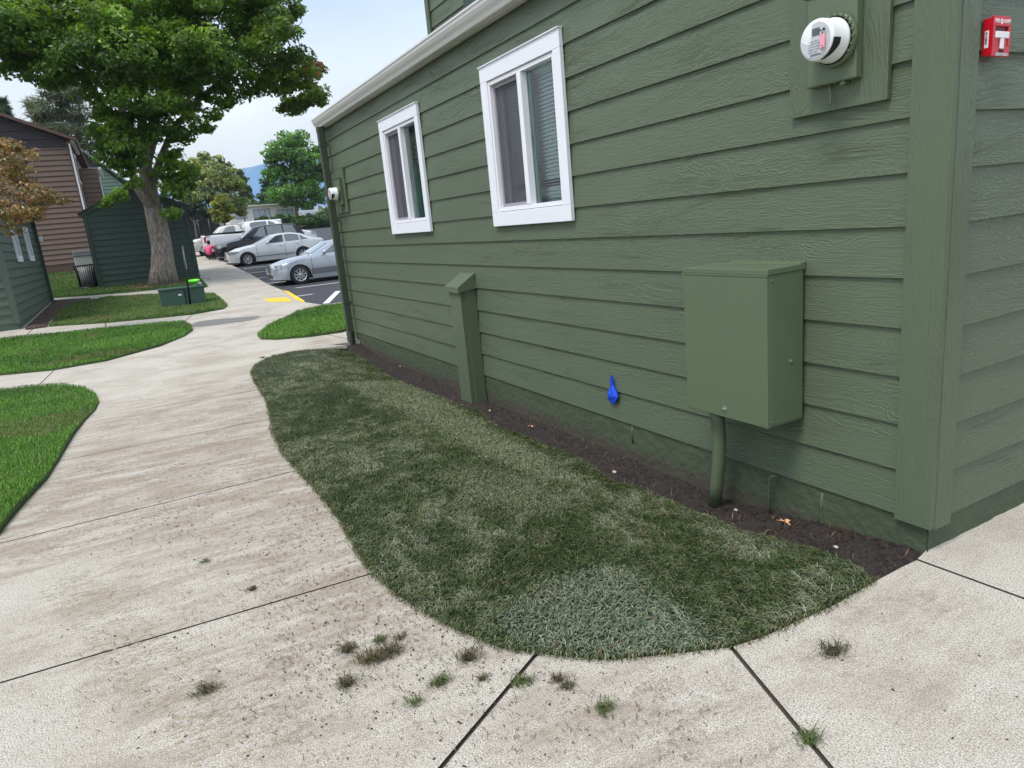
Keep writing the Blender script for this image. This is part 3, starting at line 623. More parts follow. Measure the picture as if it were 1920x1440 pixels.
# wall core, so nothing shows through
mb=MB()
def slab_holes(mb,x0,x1,z0,z1,holes,y0,y1):
    xs=sorted({x0,x1}|{v for h in holes for v in h[:2]}); zs=sorted({z0,z1}|{v for h in holes for v in h[2:]})
    for a,b in zip(xs[:-1],xs[1:]):
        for c,d in zip(zs[:-1],zs[1:]):
            if any(h[0]<=a and b<=h[1] and h[2]<=c and d<=h[3] for h in holes): continue
            mb.box(a,b,y0,y1,c,d)
slab_holes(mb,XF+.03,-.02,.13,2.97,HOLES,.022,.10); mb.box(-.10,-.022,.10,5.95,.13,2.97); mb.box(XF+.02,XF+.1,.10,5.95,.13,2.97); at_house(mb,'wall_core',M['dark'])
# gutter: K-profile extruded along x, fascia and soffit
gp=[(-.030,2.955),(-.095,2.955),(-.100,2.962),(-.108,2.985),(-.128,3.010),(-.140,3.035),(-.143,3.058),(-.150,3.061),(-.150,3.076),(-.140,3.078),(-.138,3.066),(-.030,3.066)]
mb=MB(); x0,x1=-8.52,.18
n=len(gp); mb.add([(x0,y,z) for y,z in gp]+[(x1,y,z) for y,z in gp],[(i,i+n,(i+1)%n+n,(i+1)%n) for i in range(n)]+[tuple(range(n)),tuple(range(2*n-1,n-1,-1))]); at_house(mb,'gutter',M['gutter'])
mb=MB(); mb.box(x0,x1,-.0295,-.004,2.945,3.09); mb.box(x0,x1-.02,-.0035,.06,2.978,2.99); at_house(mb,'fascia',M['soffit'])
mb=MB(); sl=.25
mb.add([(x0,-.10,3.082),(x1,-.10,3.082),(x1,3.0,3.082+3.1*sl),(x0,3.0,3.082+3.1*sl),(x0,-.10,3.095),(x1,-.10,3.095),(x1,3.0,3.10+3.1*sl),(x0,3.0,3.10+3.1*sl),(x0,6.1,3.082),(x1,6.1,3.082),(x0,6.1,3.095),(x1,6.1,3.095)],
 [(0,3,2,1),(4,5,6,7),(0,1,5,4),(0,4,7,3),(1,2,6,5),(3,8,9,2),(7,6,11,10),(8,10,11,9)]); at_house(mb,'roof',M['roof'])
# second storey set back on the roof
UY=1.5; ux0=float(PL(802,30,1,UY)[0])
mb=MB(); siding(mb,(0,UY,0),(1,0,0),(0,-1,0),[3.1+EXPO*i for i in range(16)],lambda z:(ux0+.06,-.1),[(ux0+1.15,ux0+2.3,4.05,5.2)],seed=21); siding(mb,(ux0,UY,0),(0,1,0),(-1,0,0),[3.1+EXPO*i for i in range(16)],lambda z:(0,4),seed=22); siding(mb,(-.1,UY,0),(0,1,0),(1,0,0),[3.1+EXPO*i for i in range(16)],lambda z:(0,4),seed=23)
us=at_house(mb,'upper_storey',M['siding'])
mb=MB(); uvbox(mb,ux0-.02,ux0+.09,UY-.022,UY-.001,3.1,6.15); at_house(mb,'corner_board',M['trimgreen'],us)
mb=MB(); mb.box(ux0+.02,-.13,UY+.03,5.4,3.3,6.1); at_house(mb,'core',M['dark'],us)
mb=MB(); mb.box(ux0+1.15,ux0+2.3,UY-.018,UY+.029,4.05,5.2); ws=at_house(mb,'shutter',M['shedgreen'],us)
mb=MB(); mb.box(ux0-.3,.2,UY-.3,5.8,6.15,6.3); at_house(mb,'roof',M['roof'],us)
# downspout
dsx=float(PL(610,300,1,-.10)[0]); 
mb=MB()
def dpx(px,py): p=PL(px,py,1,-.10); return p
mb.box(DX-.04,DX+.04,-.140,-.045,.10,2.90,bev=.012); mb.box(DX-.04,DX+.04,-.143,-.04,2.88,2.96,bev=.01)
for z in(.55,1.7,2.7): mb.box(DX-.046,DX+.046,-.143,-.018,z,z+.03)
ds=at_house(mb,'downspout',mat('downspout_shaded_green',(.050,.066,.042),.4,0,4,.05))  # shade on the downspout is put into this darker green base colour
mb=MB(); pr=[]
for i in range(15): z=-.12+.018*i; pr+= [(.052,z),(.060,z+.004),(.060,z+.009),(.052,z+.013)]
mb.lathe((DX,-.095,0),(0,0,1),pr,20); mb.lathe((DX,-.095,0),(0,0,1),[(.0,.148),(.055,.148)],20); at_house(mb,'drain_adapter',mat('adapter_green',(.035,.050,.035),.5),ds)
# windows
def window(hx0,hx1,hz0,hz1,label=None):
    t=bpy.data.objects.new('window',None); COL.objects.link(t); t.parent=house
    if label: t['label']=label
    ox0,ox1,oz0,oz1=hx0-.108,hx1+.092,1.470,2.677
    y0,y1=-.030,.0
    mb=MB(); mb.box(ox0,ox1,y0,y1,hz1+.004,oz1,bev=.003); mb.box(ox0-.004,ox1+.004,y0-.010,y1,oz1+.0005,oz1+.008)
    mb.box(ox0,ox1,y0,y1,oz0,hz0-.004,bev=.003); mb.box(ox0,hx0-.001,y0,y1,hz0-.0035,hz1+.0035,bev=.003); mb.box(hx1+.001,ox1,y0,y1,hz0-.0035,hz1+.0035,bev=.003)
    mb.build('window_trim',M['white_trim'],t)
    # vinyl frame set in the hole
    f=.030; mb=MB(); ya,yb=-.018,.075
    mb.box(hx0,hx1,ya,yb,hz1-f,hz1,bev=.003); mb.box(hx0,hx1,ya,yb,hz0,hz0+f,bev=.003); mb.box(hx0,hx0+f*.7,ya,yb,hz0+f+.0005,hz1-f-.0005,bev=.003); mb.box(hx1-f,hx1,ya,yb,hz0+f+.0005,hz1-f-.0005,bev=.003)
    xm=(hx0+hx1)/2; mb.box(xm-.026,xm+.030,ya-.004,yb-.03,hz0+f+.001,hz1-f-.001,bev=.003)
    # weep slots
    mb.build('window_frame',M['vinyl'],t)
    mb=MB(); a0,a1,b0,b1=hx0+f*.7+.001,xm-.027,hz0+f+.001,hz1-f-.001; q=.026; yy=(.012,.034)
    mb.box(a0,a1,*yy,b1-q,b1); mb.box(a0,a1,*yy,b0,b0+q); mb.box(a0,a0+q*.9,*yy,b0+q+.0005,b1-q-.0005); mb.box(a1-q*.6,a1,*yy,b0+q+.0005,b1-q-.0005)
    mb.box(a0+q+.02,a0+q+.05,.045,.06,b0,b1)
    sf=mb.build('screen_frame',M['graysash'],t)
    mb=MB(); mb.add([(a0+q*.9,.022,b0+q),(a1-q*.6,.022,b0+q),(a1-q*.6,.022,b1-q),(a0+q*.9,.022,b1-q)],[(0,1,2,3)]); mb.build('insect_screen',M['screen'],sf)
    mb=MB(); mb.add([(xm+.03,.030,hz0+f),(hx1-f,.030,hz0+f),(hx1-f,.030,hz1-f),(xm+.03,.030,hz1-f)],[(0,1,2,3)]); mb.build('pane',M['glass'],t)
    mb=MB(); mb.add([(a0,.066,b0),(a1,.066,b0),(a1,.066,b1),(a0,.066,b1)],[(0,1,2,3)]); mb.build('pane',M['glass'],t)
    mb=MB(); mb.box(xm+.032,xm+.062,.040,.062,hz0+f+.001,hz1-f-.001,bev=.003); mb.box(xm+.036,xm+.050,.030,.039,(hz0+hz1)/2-.05,(hz0+hz1)/2+.02,bev=.003); mb.build('sliding_sash',mat('sash_tinted',(.50,.58,.54),.4),t)
    return t,xm,f
M['slat_stop']=M['blind']
wins=[]
for i,(a,b,c,d) in enumerate(HOLES):
    t,xm,f=window(a,b,c,d,['nearer, larger-looking window with closed white blinds','farther window with a green curtain behind the glass'][i]); wins.append(t)
    mb=MB(); mb.box(a-.3,b+.3,.66,.68,c-.3,d+.3); mb.box(a-.3,a-.28,.105,.659,c-.3,d+.3); mb.box(b+.28,b+.3,.105,.659,c-.3,d+.3); mb.box(a-.279,b+.279,.105,.659,c-.3,c-.28); mb.box(a-.279,b+.279,.105,.659,d+.28,d+.3)
    mb.build('room_recess',M['dark'],t)
    if i==0:
        mb=MB(); n=34; z=d-.03
        for k in range(n):
            zz=d-.05-k*.0275
            if zz<c+.03: break
            if k==27: 
                mb.add([(a+.3,.125,zz-.002),(b-.02,.125,zz-.002),(b-.02,.115,zz-.010),(a+.3,.115,zz-.010)],[(0,1,2,3)]); continue
            tl=.028 if k not in(28,) else .008
            mb.add([(a+.02,.135,zz+tl*.5),(b-.01,.135,zz+tl*.5),(b-.01,.112,zz-tl*.65),(a+.02,.112,zz-tl*.65),(a+.02,.124,zz-tl*.0),(b-.01,.124,zz-tl*.0)],[(0,1,5,4),(4,5,2,3)],0,None,True)
        mb.box(a+.015,b-.005,.10,.15,d-.05,d-.015)
        mb.build('blind',M['blind'],t)
    else:
        mb=MB()
        def curtain(x0,x1,y,amp,k):
            n=40; vs=[]
            for j in range(n+1):
                x=x0+(x1-x0)*j/n; yy=y+amp*math.sin(j/n*k)
                vs+= [(x,yy,c-.1),(x,yy,d+.1)]
            mb.add(vs,[(2*j,2*j+2,2*j+3,2*j+1) for j in range(n)],0,None,True)
        curtain(a-.12,b-.22,.17,.018,30); mb.build('curtain',mat('seafoam_curtain',(.50,.78,.66),.8),t)
        mb=MB()
        for k in range(13):
            zz=d-.05-k*.0275; mb.add([(a+.02,.135,zz+.011),(b-.02,.135,zz+.011),(b-.02,.112,zz-.014),(a+.02,.112,zz-.014)],[(0,1,2,3)])
        mb.build('blind',M['blind'],t)
        mb=MB(); mb.ell(((a+b)/2+.16,.25,c+.17),(.05,.04,.05)); mb.lathe(((a+b)/2+.16,.25,c-.02),(0,0,1),[(.03,0),(.025,.15),(.0,.15)],12); mb.build('ornament',M['vinyl'],t)
# ---------------- things on the wall
def meter():
    t=thing('electric_meter',(-.458,0,2.04),'round white electric meter with pink tag on a green backing board near the house corner','meter','electric meters on the green wall')
    mb=MB(); uvbox(mb,-.228,.228,-.020,-.0,-.20,.36,seed=12); mb.build('backing_board',M['trimgreen'],t)
    mb=MB(); mb.box(-.110,.120,-.062,-.021,-.100,.245,bev=.006); mb.box(-.125,.118,-.070,-.021,.2455,.256,bev=.003)
    mb.box(.045,.066,-.055,-.022,-.115,-.1005,bev=.002)
    bx=mb.build('meter_box',M['green_metal'],t)
    mb=MB(); mb.tube([(-.01,-.03,-.1),(-.012,-.045,-.118),(-.008,-.040,-.13),(-.008,-.038,-.175),(-.012,-.044,-.178)],[.006,.005,.005,.006,.003],8); mb.build('hook',M['green_metal'],bx)
    cx,cz=.030,.055
    mb=MB(); mb.lathe((cx,-.061,cz),(0,-1,0),[(.0,.0),(.098,.0),(.100,.006),(.100,.022),(.094,.026),(.088,.024),(.088,.004)],40)
    for k in range(9): 
        a=-.6+k*.28; mb.box(cx+.094*math.cos(a)-.006,cx+.094*math.cos(a)+.006,-.092,-.084,cz+.094*math.sin(a)-.004,cz+.094*math.sin(a)+.004)
    mb.build('meter_ring',M['green_metal'],t)
    mb=MB(); mb.lathe((cx,-.085,cz),(0,-1,0),[(.080,0),(.083,.004),(.083,.012),(.078,.016),(.078,.085),(.075,.094),(.069,.098),(.0,.098)],48); mb.build('meter_cover',M['meterwhite'],t)
    # face parts: recessed label disc, display, band
    yf=-.183
    def disc(pts,y,m,name,par=t): q=MB(); n=len(pts); q.add([(cx+a,y,cz+b) for a,b in pts]+[(cx+a,y+.004,cz+b) for a,b in pts],[tuple(range(n))]+[(i,(i+1)%n,(i+1)%n+n,i+n) for i in range(n)]); return q.build(name,m,par)
    arc=lambda r,a0,a1,k=20:[(r*math.cos(R(a0+(a1-a0)*i/k)),r*math.sin(R(a0+(a1-a0)*i/k))) for i in range(k+1)]
    disc([(-.018,.052),(-.010,.060),(.015,.064),(.022,.060)]+arc(.066,55,-185,30)+[(-.030,-.012),(-.022,-.006)],yf-.0022,M['label'],'face_plate')
    disc([(-.014,.016),(.018,.016),(.018,.042),(-.014,.042)],yf-.0042,M['lcd'],'display')
    q=MB()
    for r_,(za,n_) in enumerate([(-.004,7),(-.014,9),(-.024,8),(-.034,9),(-.044,6)]):
        for k in range(n_): q.box(cx-.030+k*.0068,cx-.030+k*.0068+random.uniform(.002,.0055),yf-.0052,yf-.0046,cz+za-.001,cz+za+.0013)
    q.box(cx-.022,cx+.026,yf-.0052,yf-.0046,cz-.056,cz-.0525); q.build('face_lettering',M['metergrey'],t)
    q=MB(); 
    for r0,r1,a0,a1 in((.0805,.0805,-75,-5),):
        n=14; vs=[]
        for i in range(n+1):
            a=R(a0+(a1-a0)*i/n); k=math.sin(math.pi*min(1,i/n*1.0)) if i<n*.7 else 1
            for yy in(-.182+.002,-.182+.002+.042*min(1,.25+i/n)): vs.append((cx+.0792*math.cos(a),yy,cz+.0792*math.sin(a)))
        q.add(vs,[(2*i,2*i+1,2*i+3,2*i+2) for i in range(n)],0,None,True)
    q.build('side_window',M['metergrey'],t)
    q=MB(); q.box(cx+.030,cx+.050,-.198,-.193,cz-.030,cz+.012,bev=.002); q.tube([(cx+.035,-.195,cz-.028),(cx+.034,-.196,cz-.045)],.003,6); q.tube([(cx+.046,-.195,cz-.028),(cx+.047,-.196,cz-.040)],.003,6); q.build('seal_tag',M['pink'],t)
    q=MB(); q.tube([(cx+.020,-.190,cz+.022),(cx+.03,-.197,cz+.030),(cx+.042,-.198,cz+.018),(cx+.040,-.196,cz+.008)],.0018,6); q.ell((cx+.045,-.195,cz+.028),(.006,.004,.006)); q.build('wire_seal',M['metergrey'],t)
    return t
m1=meter()
m2=copy_tree(m1); m2.location=(-8.03,0,2.005); m2['label']='round white electric meter on the green wall at the far corner beside the downspout'
# utility box
t=thing('utility_box',(-.885,0,.46),'large green painted metal utility box with a conduit below, mounted low on the green wall','box')
mb=MB(); mb.box(-.270,.270,-.247,-.014,0,.715,bev=.004); mb.build('box_body',M['green_metal'],t)
mb=MB(); mb.box(-.274,.274,-.251,-.004,.7155,.742,bev=.003); mb.box(-.274,.274,-.2545,-.2475,.708,.716); mb.add([(-.16,-.10,.7425),(.272,-.05,.7425),(.272,.0,.752),(-.16,.0,.752),(-.16,.0,.7425),(.272,.0,.7425)],[(0,1,2,3),(0,3,4),(1,5,2)]); mb.build('lid',M['green_metal'],t)
mb=MB(); mb.box(-.264,.271,-.2525,-.2475,.004,.706,bev=.002); fr=mb.build('front_panel',M['green_metal'],t)
mb=MB(); mb.lathe((0.0,-.2526,.045),(0,-1,0),[(.017,0),(.017,.002),(.011,.002),(.011,-.0),(.009,.0),(.009,.006),(.0,.007)],18); mb.build('bolt',mat('bolt_green_metal',(.16,.20,.15),.35),fr)
mb=MB(); mb.box(.2705,.2735,-.236,-.02,.012,.700,bev=.001)
mb.lathe((.2735,-.10,.30),(1,0,0),[(.012,0),(.012,.003),(.007,.003),(.007,.008),(0,.008)],10)
for z in(.03,.69): mb.lathe((.2735,-.228,z),(1,0,0),[(.005,0),(.005,.003),(0,.003)],8)
mb.build('side_panel',M['green_metal'],t)
mb=MB(); mb.tube([(-.18,-.13,.0),(-.17,-.13,-.08),(-.165,-.128,-.20),(-.175,-.125,-.32),(-.20,-.118,-.45),(-.235,-.105,-.60)],[.037,.037,.036,.035,.035,.035],20); mb.build('conduit',M['green_metal'],t)
t=thing('wall_pipe',(-.80,-.03,0),'thin green painted cable stub running down the foundation right of the conduit','pipe')
mb=MB(); mb.tube([(.03,.02,.118),(.012,-.0,.115),(.0,-.002,.09),(-.005,0,.0),(.0,.0,-.16)],.008,8); mb.build('cable',M['foundation'],t)
# boxed-in pipe post
t=thing('pipe_chase',(-4.30,0,0),'waist-high green boxed pipe cover with a sloped cap standing against the green wall','post')
mb=MB(); uvbox(mb,-.118,.122,-.150,.010,-.16,.925,seed=31); mb.build('casing',M['trimgreen'],t)
mb=MB(); uvbox(mb,.1225,.134,-.105,.0,-.16,.925,seed=33); mb.build('side_board',M['trimgreen'],t)
mb=MB(); v=[(-.145,-.178,.915),(.152,-.178,.915),(.152,.0,.935),(-.145,.0,.935),(-.145,-.178,.965),(.152,-.178,.965),(.152,.0,1.075),(-.145,.0,1.075)]
mb.add(v,[(0,3,2,1),(4,5,6,7),(0,1,5,4),(1,2,6,5),(2,3,7,6),(3,0,4,7)],0,[[(v[k][0],v[k][1]+v[k][2]) for k in f] for f in [(0,3,2,1),(4,5,6,7),(0,1,5,4),(1,2,6,5),(2,3,7,6),(3,0,4,7)]]); mb.build('cap',M['trimgreen'],t)
# blue tape
bm=bmesh.new(); P_=[(0,.130),(.007,.10),(.014,.06),(.050,.0),(.054,-.02),(.028,-.05),(.0,-.078),(-.050,-.05),(-.062,-.025),(-.050,.0),(-.012,.06),(-.006,.10)]
cv=bm.verts.new((.01,-.034,-.02)); vs=[bm.verts.new((a,-.012-.012*random.random(),b)) for a,b in P_]; vb=[bm.verts.new((a*.9,-.003,b*.9)) for a,b in P_]; mid=[bm.verts.new((a*.5,-.022-.014*random.random(),b*.55)) for a,b in P_]
for i in range(len(vs)): j=(i+1)%len(vs); bm.faces.new((vs[i],vs[j],mid[j],mid[i])); bm.faces.new((mid[i],mid[j],cv)); bm.faces.new((vb[i],vb[j],vs[j],vs[i]))
mb=MB(); mb.bm(bm); bm.free(); tp=PL(1148,738,1,-.02)
tag(mb.build('tape',M['tape'],None,(tp[0],0,tp[2])),'crumpled strip of blue masking tape stuck on the lower boards of the green wall','tape')
# fire alarm pull station on the end wall
t=thing('fire_alarm',(0.001,.232,2.003),'red fire alarm pull station with white T handle on the end wall','alarm')
def textmesh(name,s,size,m,parent,loc,rot,ext=.0008,sx=1.):
    cu=bpy.data.curves.new(name,'FONT'); cu.body=s; cu.size=size; cu.extrude=ext; cu.align_x='CENTER'; cu.align_y='CENTER'; cu.offset=size*.02
    ob=bpy.data.objects.new(name,cu); COL.objects.link(ob); dg=bpy.context.evaluated_depsgraph_get(); me=bpy.data.meshes.new_from_object(ob.evaluated_get(dg)); bpy.data.objects.remove(ob)
    me.materials.clear(); me.materials.append(m); o=bpy.data.objects.new(name,me); COL.objects.link(o); o.parent=parent; o.location=loc; o.rotation_euler=rot; o.scale=(sx,1,1); return o
mb=MB(); mb.box(-.004,.046,-.055,.055,-.060,.066,bev=.003)
fx=.058; mb.box(.0465,fx,-.058,.058,-.066,-.030,bev=.002); mb.box(.0465,fx,-.058,.058,.036,.070,bev=.002); mb.box(.0465,fx,-.058,-.043,-.0295,.0355); mb.box(.0465,fx,.043,.058,-.0295,.0355); mb.box(.0465,fx-.003,-.0425,.0425,-.0295,.006)
mb.build('alarm_body',M['red'],t)
mb=MB(); mb.box(.0466,.048,-.0425,.0425,.0062,.0355); mb.build('recess',M['darkred'],t)
mb=MB(); mb.box(fx-.006,fx+.008,-.040,.042,-.004,.018,bev=.002); mb.box(fx-.0025,fx+.007,-.010,.012,-.040,-.0045,bev=.002); hd=mb.build('pull_handle',M['whitepaint'],t)
mb=MB(); mb.box(fx+.0002,fx+.0012,-.014,.016,-.052,-.042); mb.build('slot',M['dark'],t)
mb=MB(); mb.box(fx+.0002,fx+.0022,-.036,.044,-.064,-.054); mb.ell((fx+.003,.004,-.059),(.002,.004,.004)); mb.build('key_plate',M['steel'],t)
rz=(math.pi/2,0,math.pi/2)
textmesh('lettering','FIRE',.0175,M['whitepaint'],t,(fx+.0010,-.034,.053),rz,.0006,.9)
textmesh('lettering','ALARM',.0175,M['whitepaint'],t,(fx+.0010,.032,.053),rz,.0006,.78)
mb=MB(); mb.lathe((fx,-.004,.052),(1,0,0),[(.009,0),(.009,.0012),(.006,.0012),(.006,0)],14); mb.box(fx+.0003,fx+.0014,-.006,-.002,.047,.060); mb.build('emblem',M['whitepaint'],t)
mb=MB(); mb.box(.012,.034,-.0562,-.0552,-.034,.024); sk=mb.build('side_sticker',M['whitepaint'],t)
mb=MB()
for k in range(12): mb.box(.016,.026,-.0568,-.0563,-.022+k*.0036,-.022+k*.0036+random.uniform(.001,.0026))
mb.build('sticker_print',M['metergrey'],sk)
t.scale=(.62,1,1)
# ---------------- small things on the ground
bladecol=np.array
M['clod']=soil_mat('brown_clod',(.030,.021,.015),(.11,.078,.055))
def clump(px,py,size,label,soil=True,h=1.,n=60,col=(.075,.095,.035)):
    n=int(n*1.4); g=T(px,py); zb=bedz(g[0],g[1])-.02 if inpoly([g[:2]],bed)[0] else 0.0
    t=thing('sod_clump',(g[0],g[1],zb),label,'sod clump','torn sod clumps on the concrete')
    if soil:
        bm=bmesh.new(); bmesh.ops.create_icosphere(bm,subdivisions=2,radius=size*.36)
        for v in bm.verts: v.co=Vector((v.co.x*random.uniform(.7,1.3),v.co.y*random.uniform(.7,1.3),max(.0,v.co.z*.6*random.uniform(.6,1.4)+size*.12)))
        mb=MB(); mb.bm(bm); bm.free(); mb.build('soil',M['clod'],t)
    P=rng.normal(0,size*.25,(n,2))*np.array([1.,1.5])
    o=blades('grass_tuft',P,lambda x,y:.002,size*1.0*h,.0028,lambda P,n:np.array(col)*rng.uniform(.4,1.7,(n,1))+(rng.uniform(0,1,(n,1))<.2)*np.array([.10,.07,.03]),None,(.9,1.5)); o.parent=t
CL=[(652,1225,.050,'small sod clump with dark blades left of the other clumps near the path edge',80),
(700,1238,.062,'widest flattened sod clump of the row beside the path edge',110),
(735,1232,.055,'sod clump touching the right end of the widest clump',80),
(716,1208,.040,'small green sod clump just above the widest clump',50),
(652,1290,.050,'brownish curled sod clump lying lowest left of the row',60),
(780,1323,.040,'small isolated green tuft on the concrete left of the joint',40),
(826,1280,.048,'green tuft with a dark pebble beside it, left of the expansion joint',60),
(880,1240,.062,'soil-heavy brown sod clump close to the curved sod edge',60),
(905,1282,.030,'tiny sprig right of the soil-heavy clump',34),
(980,1280,.050,'green tuft sitting on the expansion joint',60),
(1046,1277,.035,'dark crumb of sod right of the joint',36),
(1064,1297,.035,'small reddish sod crumb below the dark crumb',36),
(1136,1333,.045,'lone green sprout on the concrete below the sod curve',60),
(389,1305,.050,'lone spiky sod clump in the middle of the left path slab',70),
(1562,1225,.060,'lone sod plug with bare soil end on the right-hand slab',60),
(474,1110,.030,'little dark tuft beside the second path joint',36),
(385,1058,.032,'faint green tuft above the second path joint',30),
(1515,1390,.045,'green weed tuft growing from the right-hand joint',60),
(750,1198,.034,'reddish scrap of sod near the curved sod edge',30),
(493,672,.05,'brown sod scrap near the far tip of the sod',30),(513,668,.045,'second brown sod scrap near the far tip of the sod',30)]
for px,py,s,lb,n in CL: clump(px,py,s,lb,soil=('soil' in lb or 'brown' in lb or 'dark' in lb),n=n,col=(.075,.105,.032) if 'green' in lb else (.075,.07,.035))
def dry_leaf(px,py,s,label,col):
    g=T(px,py,-.1); zb=bedz(g[0],g[1]); bm=bmesh.new(); n=11; c=bm.verts.new((0,0,s*.25)); vs=[]
    for i in range(n):
        a=2*math.pi*i/n; r_=s*(.55 if i%2 else 1.0)*random.uniform(.8,1.1); vs.append(bm.verts.new((r_*math.cos(a),r_*.7*math.sin(a),s*random.uniform(.0,.55))))
    for i in range(n): bm.faces.new((c,vs[i],vs[(i+1)%n]))
    mb=MB(); mb.bm(bm); bm.free(); mb.tube([(0,0,s*.25),(-s*1.2,-s*.3,.005)],.0015,5)
    tag(mb.build('dry_leaf',mat('dry_leaf_'+str(px),col,.7,0,60,.25),None,(g[0],g[1],zb-.012)),label,'leaf','fallen dry leaves on the soil strip')
dry_leaf(1472,992,.035,'curled peach-coloured dry leaf on the soil near the house corner',(.62,.32,.18)); dry_leaf(996,796,.036,'peach-coloured dry leaf on the soil between the boxed post and the blue tape',(.60,.33,.22))
def pebble(px,py,s,label,col=(.42,.37,.30)):
    g=T(px,py,-.1); bm=bmesh.new(); bmesh.ops.create_icosphere(bm,subdivisions=2,radius=s)
    for v in bm.verts: v.co=Vector((v.co.x*random.uniform(.9,1.15),v.co.y*.75,v.co.z*.6))
    mb=MB(); mb.bm(bm,0,True); bm.free(); tag(mb.build('pebble',mat('pebble_stone',col,.8,0,80,.2),None,(g[0],g[1],bedz(g[0],g[1])-.012)),label,'pebble','pebbles on the soil strip')
pebble(1152,882,.018,'flat cream pebble on the soil below the blue tape'); pebble(1567,1053,.012,'small cream pebble on the soil nearest the corner'); pebble(918,765,.014,'pale pebble right beside the boxed post'); pebble(1380,955,.012,'pale grey pebble beside the foot of the conduit',(.4,.4,.4)); pebble(750,684,.014,'cream pebble on the reddish soil between the post and the downspout')
# ================================================================ NEIGHBOURING BUILDINGS
def zl(z0,z1,e): 
    n=int(math.ceil((z1-z0)/e)); return [z0+e*i for i in range(n)]+[z1]
def bpart(b,name,m,parent): return b.build(name,m,parent)
# left green building (long wall facing +Y)
ly=float(T(40,617)[1]); lx0=float(T(40,617)[0]); lx1=-27.1
t=thing('shed',(0,0,0),'low green lap-sided building at the left edge with two narrow white-trimmed windows','shed')
zt=2.95; E2=.215
LW=[(-22.25,-21.55),(-25.1,-24.3)]
wh=[(a,b,1.75,2.5) for a,b in LW]
mb=MB(); siding(mb,(0,ly,0),(-1,0,0),(0,1,0),zl(.16,zt,E2),lambda z:(-lx0+.1,-lx1-.1),[(-b,-a,c,d) for a,b,c,d in wh],seed=41,lip=.04); bpart(mb,'siding',M['leftgreen'],t)
mb=MB(); siding(mb,(lx0,0,0),(0,-1,0),(1,0,0),zl(.16,zt,E2),lambda z:(-ly+.1,9.5),seed=42,lip=.04); bpart(mb,'end_siding',M['leftgreen'],t)
for q in ((lx0-.1,lx0+.022,ly-.12,ly+.022),(lx1-.02,lx1+.1,ly-.1,ly+.022)):
    mb=MB(); uvbox(mb,q[0],q[1],q[2],q[3],.14,zt); bpart(mb,'corner_board',M['lefttrim'],t)
mb=MB(); mb.box(lx1+.02,lx0-.02,-9.4,ly-.03,-.2,zt-.02); bpart(mb,'foundation',M['lefttrim'],t)
mb=MB(); mb.box(lx1-.3,lx0+.3,-9.6,ly+.3,zt,zt+.13); mb.add([(lx1-.3,ly+.3,zt+.131),(lx0+.3,ly+.3,zt+.131),(lx0+.3,-7.3,zt+1.0),(lx1-.3,-7.3,zt+1.0),(lx0+.3,-9.6,zt+.131),(lx1-.3,-9.6,zt+.131)],[(0,1,2,3),(3,2,4,5),(1,4,2),(0,3,5)]); bpart(mb,'roof',M['roof'],t)
for a,b,c,d in wh:
    c2,d2=1.60,2.62
    mb=MB(); y0,y1=ly-.012,ly+.03
    a2,b2=a-.12,b+.12
    mb.box(a2,b2,y0,y1,d,d2); mb.box(a2,b2,y0,y1,c2,c); mb.box(a2,a,y0,y1,c+.001,d-.001); mb.box(b,b2,y0,y1,c+.001,d-.001); wn=mb.build('window',M['white_trim'],t)
    mb=MB(); mb.box((a+b)/2-.04,(a+b)/2+.04,y0,ly+.02,c+.002,d-.002); mb.build('mullion',M['vinyl'],wn)
    mb=MB(); mb.box(a+.001,b-.001,ly-.02,ly-.005,c+.001,d-.001); mb.build('pane',M['glassdark'],wn)
mb=MB(); mb.box(lx1-.02,lx1+.09,ly+.023,ly+.10,.1,2.9); bpart(mb,'downspout',M['shedtrim'],t)
g=PL(78,450,1,ly+.06); mb=MB(); mb.box(lx1-.06,lx1+.10,ly+.101,ly+.20,float(g[2])-.08,float(g[2])+.10,bev=.01); bpart(mb,'wall_light',M['vinyl'],t)
# dark green shed behind the maple
sa,sb=T(187,542),T(375,521); sx=float((sa[0]+sb[0])/2); ya,yb=float(sa[1]),float(sb[1])
t=thing('shed',(0,0,0),'dark green gabled shed right behind the big maple trunk','shed')
pA=PL(158,395,0,sx);pB=PL(352,387,0,sx);pC=PL(245,349,0,sx); zg=Z(sx)
ze=(pA[2]+pB[2])/2; zr=pC[2]; yr=(ya+yb)/2
def glim(y0,y1,ze,zr,yr,sgn=1):
    def f(z):
        if z<=ze: return (y0,y1)
        k=min(1,(z-ze)/(zr-ze)); return (y0+(yr-y0)*k,y1+(yr-y1)*k)
    return f
bl=zl(zg+.05,zr,.225)
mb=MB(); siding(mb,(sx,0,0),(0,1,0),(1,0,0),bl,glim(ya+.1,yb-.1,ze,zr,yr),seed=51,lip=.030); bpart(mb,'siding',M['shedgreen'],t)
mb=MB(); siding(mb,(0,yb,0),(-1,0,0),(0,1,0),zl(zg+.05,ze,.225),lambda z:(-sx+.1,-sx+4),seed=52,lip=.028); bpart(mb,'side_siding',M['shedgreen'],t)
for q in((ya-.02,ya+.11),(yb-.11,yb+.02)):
    mb=MB(); uvbox(mb,sx-.1,sx+.024,q[0],q[1],zg+.0,ze); bpart(mb,'corner_board',M['shedtrim'],t)
